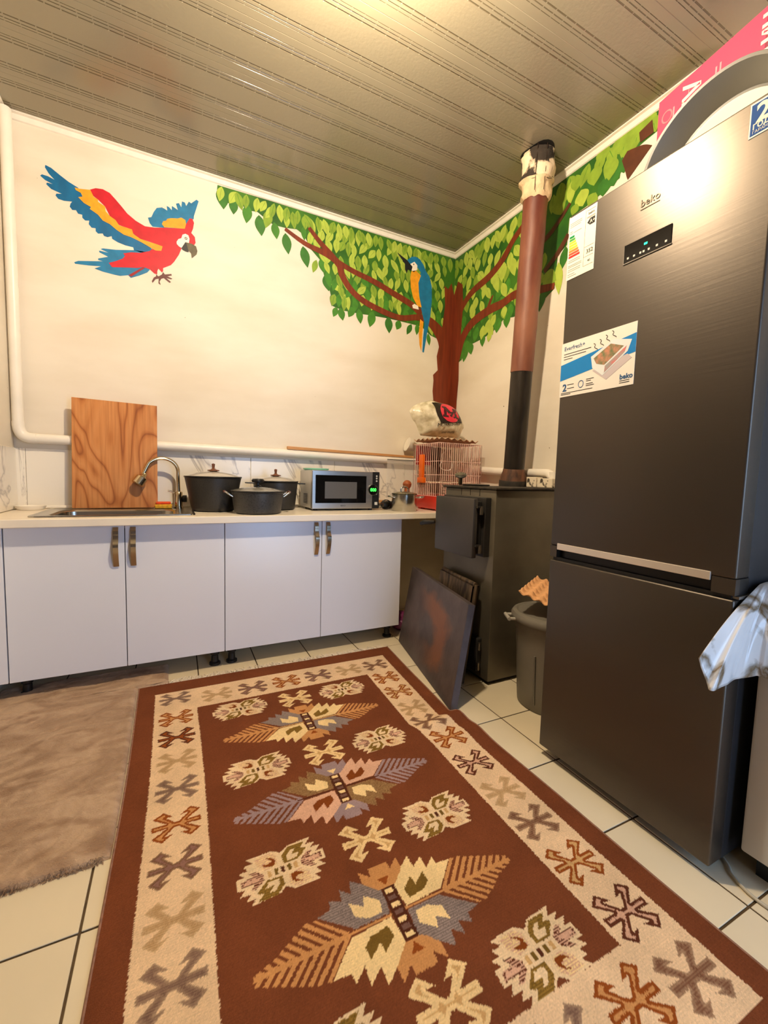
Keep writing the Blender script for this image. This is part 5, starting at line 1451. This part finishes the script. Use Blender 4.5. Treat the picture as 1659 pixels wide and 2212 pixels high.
MB().tube([a0 + tk * 0.5 + Vector((0, 0, 0.005)), a1 + tk * 0.5 + Vector((0, 0, 0.005))], 0.012, seg=10).build('rolled_edge', PAN, tp, smooth=60)
MB().tube([a1 + tk * 0.5 + Vector((0, -0.004, 0.005)), a1 + tk * 0.5 + lw + Vector((0, -0.004, 0.02))], 0.010, seg=10).build('rolled_edge', PAN, tp, smooth=60)

# ---------------------------------------------------------------- bin and second egg tray
BIN = M('grey_bin_plastic', rgb(112, 108, 98), 0.45, var=0.06, scale=10)
bc = (-0.455, -1.585, 0.0)
bn = thing('dustbin', 'grey plastic dustbin with lid between the stove and the fridge', 'bin', bc)
MB().lathe([(0.0, 0.0), (0.150, 0.0), (0.156, 0.008), (0.162, 0.10), (0.174, 0.30), (0.178, 0.365), (0.182, 0.37), (0.184, 0.405), (0.186, 0.43), (0.180, 0.43), (0.174, 0.36), (0.15, 0.02), (0.0, 0.012)], bc, 48).build('body', BIN, bn, smooth=40)
lid = MB().lathe([(0.182, 0.418), (0.200, 0.418), (0.204, 0.424), (0.204, 0.440), (0.196, 0.452), (0.180, 0.458), (0.172, 0.452), (0.10, 0.458), (0.0, 0.462)], bc, 48).build('lid', BIN, bn, smooth=35)
ha = math.radians(150)
for ang in (150, 330):
    a = math.radians(ang)
    dx, dy = math.cos(a), math.sin(a); tx, ty = -dy, dx
    b = MB()
    P0 = Vector((bc[0] + dx * 0.20, bc[1] + dy * 0.20, 0.425))
    for s in (-1, 1):
        q = P0 + Vector((tx, ty, 0)) * (0.035 * s)
        b.tube([q - Vector((dx, dy, 0)) * 0.02, q + Vector((dx, dy, 0)) * 0.028], 0.008, seg=8)
    q = P0 + Vector((dx, dy, 0)) * 0.028
    b.tube([q - Vector((tx, ty, 0)) * 0.042, q + Vector((tx, ty, 0)) * 0.042], 0.009, seg=8)
    b.build('handle', M('bin_handle', rgb(160, 156, 146), 0.45), bn, smooth=60)
for ang in (195, 255):
    rib = MB()
    a = math.radians(ang)
    rib.tube([(bc[0] + 0.160 * math.cos(a), bc[1] + 0.160 * math.sin(a), 0.04), (bc[0] + 0.176 * math.cos(a), bc[1] + 0.176 * math.sin(a), 0.28)], 0.005, seg=6)
    rib.build('rib', BIN, bn, smooth=60)
egg_tray('egg_tray', 'tan cardboard egg tray lying tilted on the dustbin lid', (-0.455, -1.600, 0.531), (math.radians(16), math.radians(-3), math.radians(28)), PULP2, size=0.31)

# ---------------------------------------------------------------- refrigerator
def fridge_mat():
    m = M('dark_inox', rgb(90, 84, 78), 0.43, 0.92, bump=0.06, bscale=120, stretch=(1, 0.03, 1))
    return m
INOX = fridge_mat()
FSIDE = M('graphite_side', rgb(52, 52, 55), 0.38, 0.4)
FX, FY1, FY2, FZ0, FZ1 = -0.816, -1.850, -2.4525, 0.03, 2.045
fg = thing('refrigerator', 'tall dark steel fridge freezer with stickers on its door', 'refrigerator', (-0.45, -2.15, 0))
MB().box(FX + 0.075, -0.14, FY2 + 0.004, FY1 - 0.004, FZ0, FZ1 - 0.004).build('cabinet', FSIDE, fg, bevel=0.006, smooth=40)
ud = MB().box(FX, FX + 0.068, FY2, FY1, 0.845, FZ1).build('fridge_door', INOX, fg, bevel=0.006, bseg=3, smooth=40)
MB().box(FX + 0.022, FX + 0.068, FY2, FY1, 0.802, 0.845).build('handle_recess', M('recess_dark', rgb(20, 19, 18), 0.4), ud)
MB().box(FX, FX + 0.022, FY2, FY2 + 0.055, 0.802, 0.845).build('door_corner', INOX, ud)
MB().box(FX, FX + 0.022, FY1 - 0.03, FY1, 0.802, 0.845).build('door_corner', INOX, ud)
MB().box(FX - 0.003, FX + 0.004, FY2 + 0.058, FY1 - 0.033, 0.832, 0.856).build('handle_strip', M('satin_strip', rgb(226, 216, 204), 0.3, 0.6), ud, bevel=0.0015)
ldr = MB().box(FX, FX + 0.068, FY2, FY1, FZ0 + 0.01, 0.790).build('freezer_door', INOX, fg, bevel=0.006, bseg=3, smooth=40)
MB().box(FX + 0.069, FX + 0.075, FY2 + 0.008, FY1 - 0.008, FZ0 + 0.015, FZ1 - 0.02).build('gasket', M('gasket_black', rgb(18, 18, 19), 0.6), fg)
MB().box(FX + 0.008, FX + 0.060, FY2 + 0.01, FY1 - 0.01, 0.791, 0.801).build('hinge_gap', M('hinge_black', rgb(16, 16, 16), 0.5), fg)
MB().box(FX + 0.012, FX + 0.09, FY2 - 0.006, FY2 + 0.04, 0.792, 0.800).build('hinge', M('hinge_steel', rgb(150, 146, 140), 0.35, 0.9), fg, bevel=0.001)
MB().box(FX + 0.09, -0.16, FY2 + 0.03, FY1 - 0.03, 0.0, FZ0).build('plinth', BLACK, fg)
for fy in (FY2 + 0.06, FY1 - 0.06):
    MB().lathe([(0.02, 0.0), (0.02, FZ0 + 0.005)], (FX + 0.12, fy, 0.0), 14).build('foot', BLACK, fg)
XF = FX - 0.0006
def fbox(name, y0, y1, z0, z1, mat, parent, th=0.0006, off=0.0):
    return MB().box(XF - off - th, XF - off + 0.0004, min(y0, y1), max(y0, y1), z0, z1).build(name, mat, parent)
DISP = M('display_black', rgb(14, 13, 14), 0.12, spec=0.6)
dsp = fbox('control_display', -2.075, -2.219, 1.786, 1.841, DISP, fg, 0.002)
fbox('bezel', -2.073, -2.221, 1.7835, 1.786, CHROME, dsp, 0.002)
fbox('bezel', -2.073, -2.0755, 1.786, 1.8425, CHROME, dsp, 0.002)
fbox('indicator_light', -2.139, -2.149, 1.816, 1.822, M('green_indicator', rgb(0, 230, 140), 0.4, emis=(0.0, 1.0, 0.45, 1), estr=2.0), dsp, 0.001, 0.0018)
ICON = M('icon_white', rgb(200, 196, 188), 0.5)
for y in (-2.086, -2.106, -2.126, -2.136, -2.152, -2.176, -2.202):
    fbox('icon', y, y - 0.006, 1.795, 1.801, ICON, dsp, 0.001, 0.0018)
LOGO = M('logo_chrome', rgb(200, 190, 176), 0.2, 1.0)
text_mesh('beko', 0.030, LOGO, fg, (XF, -2.117, 1.936), FACE_NEG_X, 'brand_lettering', ext=0.0012)
fbox('brand_underline', -2.118, -2.176, 1.927, 1.9285, LOGO, fg, 0.001)
# energy label
PAPER = M('label_paper', rgb(214, 209, 194), 0.8, spec=0.2)
INK = M('label_ink', rgb(34, 34, 33), 0.7, spec=0.2)
INKG = M('label_grey_ink', rgb(112, 110, 104), 0.7, spec=0.2)
en = fbox('energy_label', -1.851, -1.963, 1.819, 2.036, PAPER, fg, 0.0008)
cols = [(0, 128, 70), (64, 150, 64), (190, 200, 60), (244, 226, 60), (246, 190, 60), (238, 130, 60), (226, 84, 56), (206, 48, 44)]
for k, c in enumerate(cols):
    z = 1.962 - k * 0.0097
    w_ = 0.020 + k * 0.0038
    fbox('energy_bar', -1.856, -1.856 - w_, z, z + 0.0074, M('bar_%d' % k, tuple(v * 0.8 for v in rgb(*c)[:3]) + (1.0,), 0.8, spec=0.2), en, 0.0004, 0.0009)
ar = [(-1.927, 1.985), (-1.938, 1.996), (-1.957, 1.996), (-1.957, 1.974), (-1.938, 1.974)]
MB().prism(ar, lambda a, b, h: (XF - h, a, b), 0.0009, 0.0013).build('energy_arrow', INK, en, tri=True)
text_mesh('A+', 0.017, PAPER, en, (XF - 0.0015, -1.937, 1.979), FACE_NEG_X, 'lettering')
text_mesh('352', 0.0185, INK, en, (XF - 0.0012, -1.929, 1.882), FACE_NEG_X, 'lettering')
text_mesh('41', 0.012, INK, en, (XF - 0.0012, -1.937, 1.852), FACE_NEG_X, 'lettering')
text_mesh('beko', 0.012, INK, en, (XF - 0.0012, -1.930, 2.010), FACE_NEG_X, 'lettering')
ln = MB()
for k, (ya, yb2, z) in enumerate(((-1.856, -1.905, 2.012), (-1.856, -1.905, 2.006), (-1.856, -1.900, 2.000), (-1.856, -1.868, 1.984), (-1.856, -1.868, 1.978), (-1.872, -1.905, 1.978), (-1.856, -1.905, 1.884), (-1.856, -1.905, 1.878), (-1.856, -1.912, 1.866), (-1.856, -1.912, 1.861), (-1.856, -1.908, 1.852), (-1.856, -1.908, 1.846), (-1.856, -1.885, 1.836), (-1.856, -1.892, 1.829), (-1.925, -1.957, 2.024), (-1.925, -1.957, 2.002), (-1.925, -1.957, 1.999))):
    ln.box(XF - 0.0012, XF - 0.0008, yb2, ya, z, z + 0.0014)
ln.build('fine_print', INKG, en)
ln = MB()
ln.box(XF - 0.0012, XF - 0.0008, -1.9205, -1.9195, 1.842, 2.03)
for z in (1.905, 1.872, 1.842): ln.box(XF - 0.0012, XF - 0.0008, -1.958, -1.9195, z, z + 0.001)
ln.build('table_lines', INKG, en)
# promotional sticker
pr = fbox('promotional_sticker', -1.851, -2.136, 1.400, 1.594, M('sticker_white', rgb(226, 221, 212), 0.4), fg, 0.0008)
SBL = M('sticker_blue', rgb(0, 118, 190), 0.45)
MB().prism([(-1.8515, 1.516), (-2.1355, 1.559), (-2.1355, 1.500), (-1.8515, 1.459)], lambda a, b, h: (XF - h, a, b), 0.0009, 0.0013).build('blue_band', SBL, pr)
STX = M('sticker_text', rgb(40, 84, 130), 0.5)
text_mesh('Everfresh+', 0.020, STX, pr, (XF - 0.0012, -1.862, 1.566), FACE_NEG_X, 'lettering')
text_mesh('2', 0.036, STX, pr, (XF - 0.0012, -1.864, 1.420), FACE_NEG_X, 'lettering', bold=0.001)
text_mesh('beko', 0.022, STX, pr, (XF - 0.0012, -2.088, 1.423), FACE_NEG_X, 'lettering', bold=0.0006)
ln = MB()
for ya, yb2, z in ((-1.862, -1.975, 1.552), (-1.862, -1.955, 1.543), (-1.862, -1.90, 1.534), (-1.884, -1.912, 1.440), (-1.884, -1.914, 1.427), (-1.963, -1.993, 1.446), (-1.963, -1.982, 1.440), (-1.963, -1.990, 1.430), (-1.963, -1.995, 1.424), (-1.858, -1.99, 1.412), (-1.858, -1.90, 1.407), (-2.088, -2.122, 1.410)):
    ln.box(XF - 0.0012, XF - 0.0008, yb2, ya, z, z + 0.0022)
ln.box(XF - 0.0012, XF - 0.0008, -2.122, -2.088, 1.4165, 1.4185)
ln.build('fine_print', INK, pr)
MB().tube([(XF - 0.001, -1.942 - 0.010 * math.cos(a * math.pi / 12), 1.435 + 0.012 * math.sin(a * math.pi / 12)) for a in range(24)], 0.0013, seg=4, closed=True).build('cycle_icon', STX, pr)
def sq(name, pts, mat, off): return MB().prism([(y, z) for y, z in pts], lambda a, b, h: (XF - h, a, b), off, off + 0.0004).build(name, mat, pr, tri=True)
sq('drawer_shadow', [(-1.985, 1.472), (-2.04, 1.432), (-2.125, 1.485), (-2.11, 1.50)], M('print_shadow', rgb(190, 180, 184), 0.5), 0.0010)
sq('drawer_picture', [(-1.977, 1.520), (-2.058, 1.558), (-2.122, 1.542), (-2.110, 1.508), (-2.026, 1.448), (-1.985, 1.480)], M('print_tray', rgb(214, 220, 222), 0.4), 0.0014)
sq('drawer_contents', [(-1.988, 1.512), (-2.05, 1.546), (-2.096, 1.528), (-2.030, 1.482), (-2.000, 1.492)], M('print_food', rgb(190, 130, 104), 0.5, c2=rgb(96, 112, 76), scale=60), 0.0018)
sq('drawer_front', [(-2.033, 1.478), (-2.106, 1.526), (-2.100, 1.508), (-2.031, 1.456)], M('print_front', rgb(150, 150, 148), 0.4, c2=rgb(206, 110, 110), scale=50), 0.0018)
for k in range(4):
    y = -1.985 - k * 0.022; z = 1.545 + k * 0.008
    MB().tube([(XF - 0.0014, y - 0.004 * math.sin(i * 1.2) - 0.003 * i * 0.6, z + 0.018 - i * 0.0035) for i in range(8)], 0.0010, seg=4).build('steam_mark', INK, pr)
# warranty sticker
wy = fbox('warranty_sticker', -2.390, -2.4515, 1.955, 2.036, M('sticker_edge', rgb(222, 219, 210), 0.7, spec=0.2), fg, 0.0008)
fbox('blue_field', -2.393, -2.4515, 1.959, 2.032, M('sticker_navy', rgb(28, 68, 130), 0.75, spec=0.2), wy, 0.0004, 0.0009)
text_mesh('2', 0.060, PAPER, wy, (XF - 0.0014, -2.403, 1.986), FACE_NEG_X, 'lettering', bold=0.0015)
text_mesh('ГОДА', 0.0165, PAPER, wy, (XF - 0.0014, -2.3975, 1.9725), FACE_NEG_X, 'lettering', bold=0.0005)
text_mesh('ГАРАНТИИ', 0.0095, PAPER, wy, (XF - 0.0014, -2.3975, 1.9625), FACE_NEG_X, 'lettering')

# ---------------------------------------------------------------- things on the fridge
BAS = M('pale_enamel', rgb(222, 214, 192), 0.4, var=0.04)
bs = thing('wash_basin', 'round grey wash basin with pale base standing upright on top of the fridge', 'basin', (-0.40, -2.075, FZ1))
ax = Vector((-1, 0.02, 0.10)).normalized(); fx_ = Vector((0, 1, 0)); fx_ = (fx_ - ax * fx_.dot(ax)).normalized()
RB = 0.246
bc_ = Vector((-0.345, -2.075, FZ1 + RB + 0.002))
MB().lathe([(0.0, -0.052), (0.19, -0.052), (0.208, -0.046), (0.238, 0.052), (RB - 0.003, 0.054), (RB, 0.058), (RB - 0.003, 0.061), (0.234, 0.058), (0.204, -0.040), (0.188, -0.046), (0.0, -0.046)], bc_, 64, frame=(fx_, ax.cross(fx_), ax)).build('bowl', M('grey_basin', rgb(106, 105, 101), 0.4, var=0.05), bs, smooth=35)
MB().lathe([(0.0, -0.0455), (0.188, -0.0455), (0.196, -0.0425), (0.188, -0.0448), (0.0, -0.0445)], bc_, 64, frame=(fx_, ax.cross(fx_), ax)).build('base', BAS, bs, smooth=35)
PINK = M('pink_card', rgb(240, 74, 104), 0.35, var=0.06, scale=3)
PKW = M('pink_card_print', rgb(246, 214, 196), 0.5)
PKL = M('pink_card_pale_print', rgb(246, 140, 150), 0.5)
bxp = thing('cardboard_box', 'bright pink cardboard box standing behind the basin on the fridge', 'box', (-0.2, -1.98, FZ1))
BX0, BX1, BY0, BY1, BZ1 = -0.272, -0.10, -2.160, -1.798, 2.735
bp_ = MB().hexa([(BX0, BY0, FZ1), (BX1, BY0, FZ1), (BX1, BY1, FZ1), (BX0, BY1, FZ1)], [(BX0, BY0, BZ1 + 0.0), (BX1, BY0, BZ1), (BX1, BY1, BZ1 - 0.055), (BX0, BY1, BZ1 - 0.055)])
bb = bp_.build('carton', PINK, bxp, bevel=0.002)
R90 = math.radians(-90)
text_mesh('АЯ', 0.085, PKW, bxp, (BX0 - 0.001, -1.895, 2.668), FACE_NEG_X, 'lettering', rot=R90, bold=0.003)
text_mesh('ПИТ', 0.070, PKW, bxp, (BX0 - 0.001, -2.150, 2.715), FACE_NEG_X, 'lettering', rot=R90, bold=0.003)
b = MB()
for y, z0, z1 in ((-2.010, 2.50, 2.655), (-2.024, 2.50, 2.66), (-1.998, 2.52, 2.61), (-1.985, 2.52, 2.59), (-1.862, 2.56, 2.62), (-2.118, 2.46, 2.56), (-2.138, 2.46, 2.60), (-2.128, 2.46, 2.545)):
    b.box(BX0 - 0.0012, BX0 + 0.0005, y - 0.003, y + 0.003, z0, z1)
b.build('fine_print', PKL, bxp)
MB().tube([(BX0 - 0.001, -1.836 + 0.019 * math.cos(a * math.pi / 12), 2.600 + 0.022 * math.sin(a * math.pi / 12)) for a in range(24)], 0.003, seg=4, closed=True).build('round_mark', PKL, bxp)

# ---------------------------------------------------------------- white unit with oilcloth, cable
un = thing('white_appliance', 'white low appliance under the marbled oilcloth at the right edge', 'appliance', (-0.40, -2.80, 0))
UX = -0.715
MB().box(UX, -0.12, -3.07, -2.478, 0.075, 0.823).build('body', M('white_enamel', rgb(222, 222, 226), 0.35, var=0.02), un, bevel=0.008, smooth=40)
MB().box(UX + 0.05, -0.14, -3.05, -2.50, 0.0, 0.075).build('plinth', BLACK, un)
cl = MB()
TOPC = [(0.0, (-0.72, -2.466, 0.828)), (0.14, (-0.722, -2.474, 0.829)), (0.26, (-0.722, -2.482, 0.829)), (0.36, (-0.722, -2.490, 0.829)), (0.46, (-0.722, -2.505, 0.829)), (0.56, (-0.722, -2.54, 0.829)), (1.0, (-0.722, -3.08, 0.829))]
HEMC = [(0.0, (-0.945, -2.444, 0.655)), (0.06, (-0.942, -2.450, 0.632)), (0.14, (-0.930, -2.466, 0.583)), (0.26, (-0.870, -2.478, 0.583)), (0.36, (-0.800, -2.476, 0.587)), (0.46, (-0.752, -2.490, 0.593)), (0.56, (-0.742, -2.525, 0.593)), (0.7, (-0.765, -2.66, 0.588)), (0.8, (-0.742, -2.78, 0.593)), (0.9, (-0.762, -2.92, 0.59)), (1.0, (-0.745, -3.08, 0.592))]
def curve(C, u):
    for (a, p), (b, q) in zip(C, C[1:]):
        if u <= b + 1e-9:
            t = (u - a) / (b - a)
            return Vector(p).lerp(Vector(q), t)
    return Vector(C[-1][1])
def cloth(u, v):
    T, Hm = curve(TOPC, u), curve(HEMC, u)
    if v < 0.4:
        t = v / 0.4
        x = -0.13 + (T.x + 0.13) * t
        return (x, T.y, 0.8265 + 0.0025 * t + 0.0015 * (1 + math.sin(9 * T.y) * math.sin(8 * x)))
    t = (v - 0.4) / 0.6
    q = T.lerp(Hm, t)
    bulge = math.sin(math.pi * t) * (0.018 if u < 0.5 else 0.006)
    ridge = 0.020 * math.exp(-((u - 0.17) / 0.035) ** 2) * t - 0.022 * math.exp(-((u - 0.30) / 0.05) ** 2) * t
    q = q + Vector((-bulge - ridge, -0.4 * ridge, 0.4 * bulge * (1 - t)))
    return tuple(q)
cl.grid(cloth, 130, 50)
o = cl.build('oilcloth', CLOTH, origin=(-0.5, -2.78, 0.826), smooth=180, solid=0.0012)
tag(o, 'shiny white marble-patterned oilcloth draped over the appliance', 'tablecloth')
pts = [(-0.62, -2.30, 0.006), (-0.70, -2.44, 0.006), (-0.735, -2.475, 0.006), (-0.76, -2.53, 0.006), (-0.755, -2.60, 0.006), (-0.73, -2.68, 0.006), (-0.70, -2.75, 0.006)]
o = MB().tube(smooth_line(pts, 5), 0.0045, seg=8).build('floor_cable', M('cable_grey', rgb(186, 178, 160), 0.5), origin=(-0.7, -2.5, 0), smooth=60)
tag(o, 'pale power cable curving over the floor below the white appliance', 'cable')

# ---------------------------------------------------------------- purple bag under the worktop
pb_ = MB()
def blob(u, v):
    a, b2 = 2 * math.pi * u, math.pi * v
    d = Vector((math.sin(b2) * math.cos(a), math.sin(b2) * math.sin(a), math.cos(b2)))
    r = 1 + 0.25 * noise.fractal(d * 2.2, 1.0, 2.0, 4)
    return (-0.60 + d.x * 0.125 * r, -0.40 + d.y * 0.10 * r, max(0.001, 0.060 + d.z * 0.062 * r))
pb_.grid(blob, 36, 18)
o = pb_.build('plastic_bag', M('purple_film', rgb(120, 44, 88), 0.3, var=0.35, scale=16, bump=0.5, bscale=30), origin=(-0.60, -0.40, 0), smooth=60)
tag(o, 'crumpled purple plastic bag on the floor beside the last cabinet foot', 'bag')

# ---------------------------------------------------------------- bare bulb hanging from the ceiling
lp = thing('pendant_bulb', 'bare warm light bulb hanging on a cord from the ceiling', 'lamp', (LAMP[0], LAMP[1], H))
BULB = M('lit_bulb', (1, 0.8, 0.55, 1), 0.4, emis=(1.0, 0.79, 0.52, 1), estr=60.0)
MB().lathe([(0.0, -0.036), (0.014, -0.033), (0.026, -0.024), (0.033, -0.010), (0.034, 0.002), (0.031, 0.016), (0.022, 0.032), (0.014, 0.044), (0.0, 0.046)], LAMP, 24).build('bulb', BULB, lp, smooth=60)
MB().lathe([(0.0, 0.040), (0.017, 0.040), (0.019, 0.048), (0.019, 0.085), (0.010, 0.095), (0.0, 0.096)], LAMP, 20).build('socket', BLACK, lp, smooth=40)
MB().tube([(LAMP[0], LAMP[1], LAMP[2] + 0.095), (LAMP[0], LAMP[1], H - 0.001)], 0.003, seg=6).build('cord', BLACK, lp)
for _o in bpy.data.objects:
    if '_org' in _o: del _o['_org']
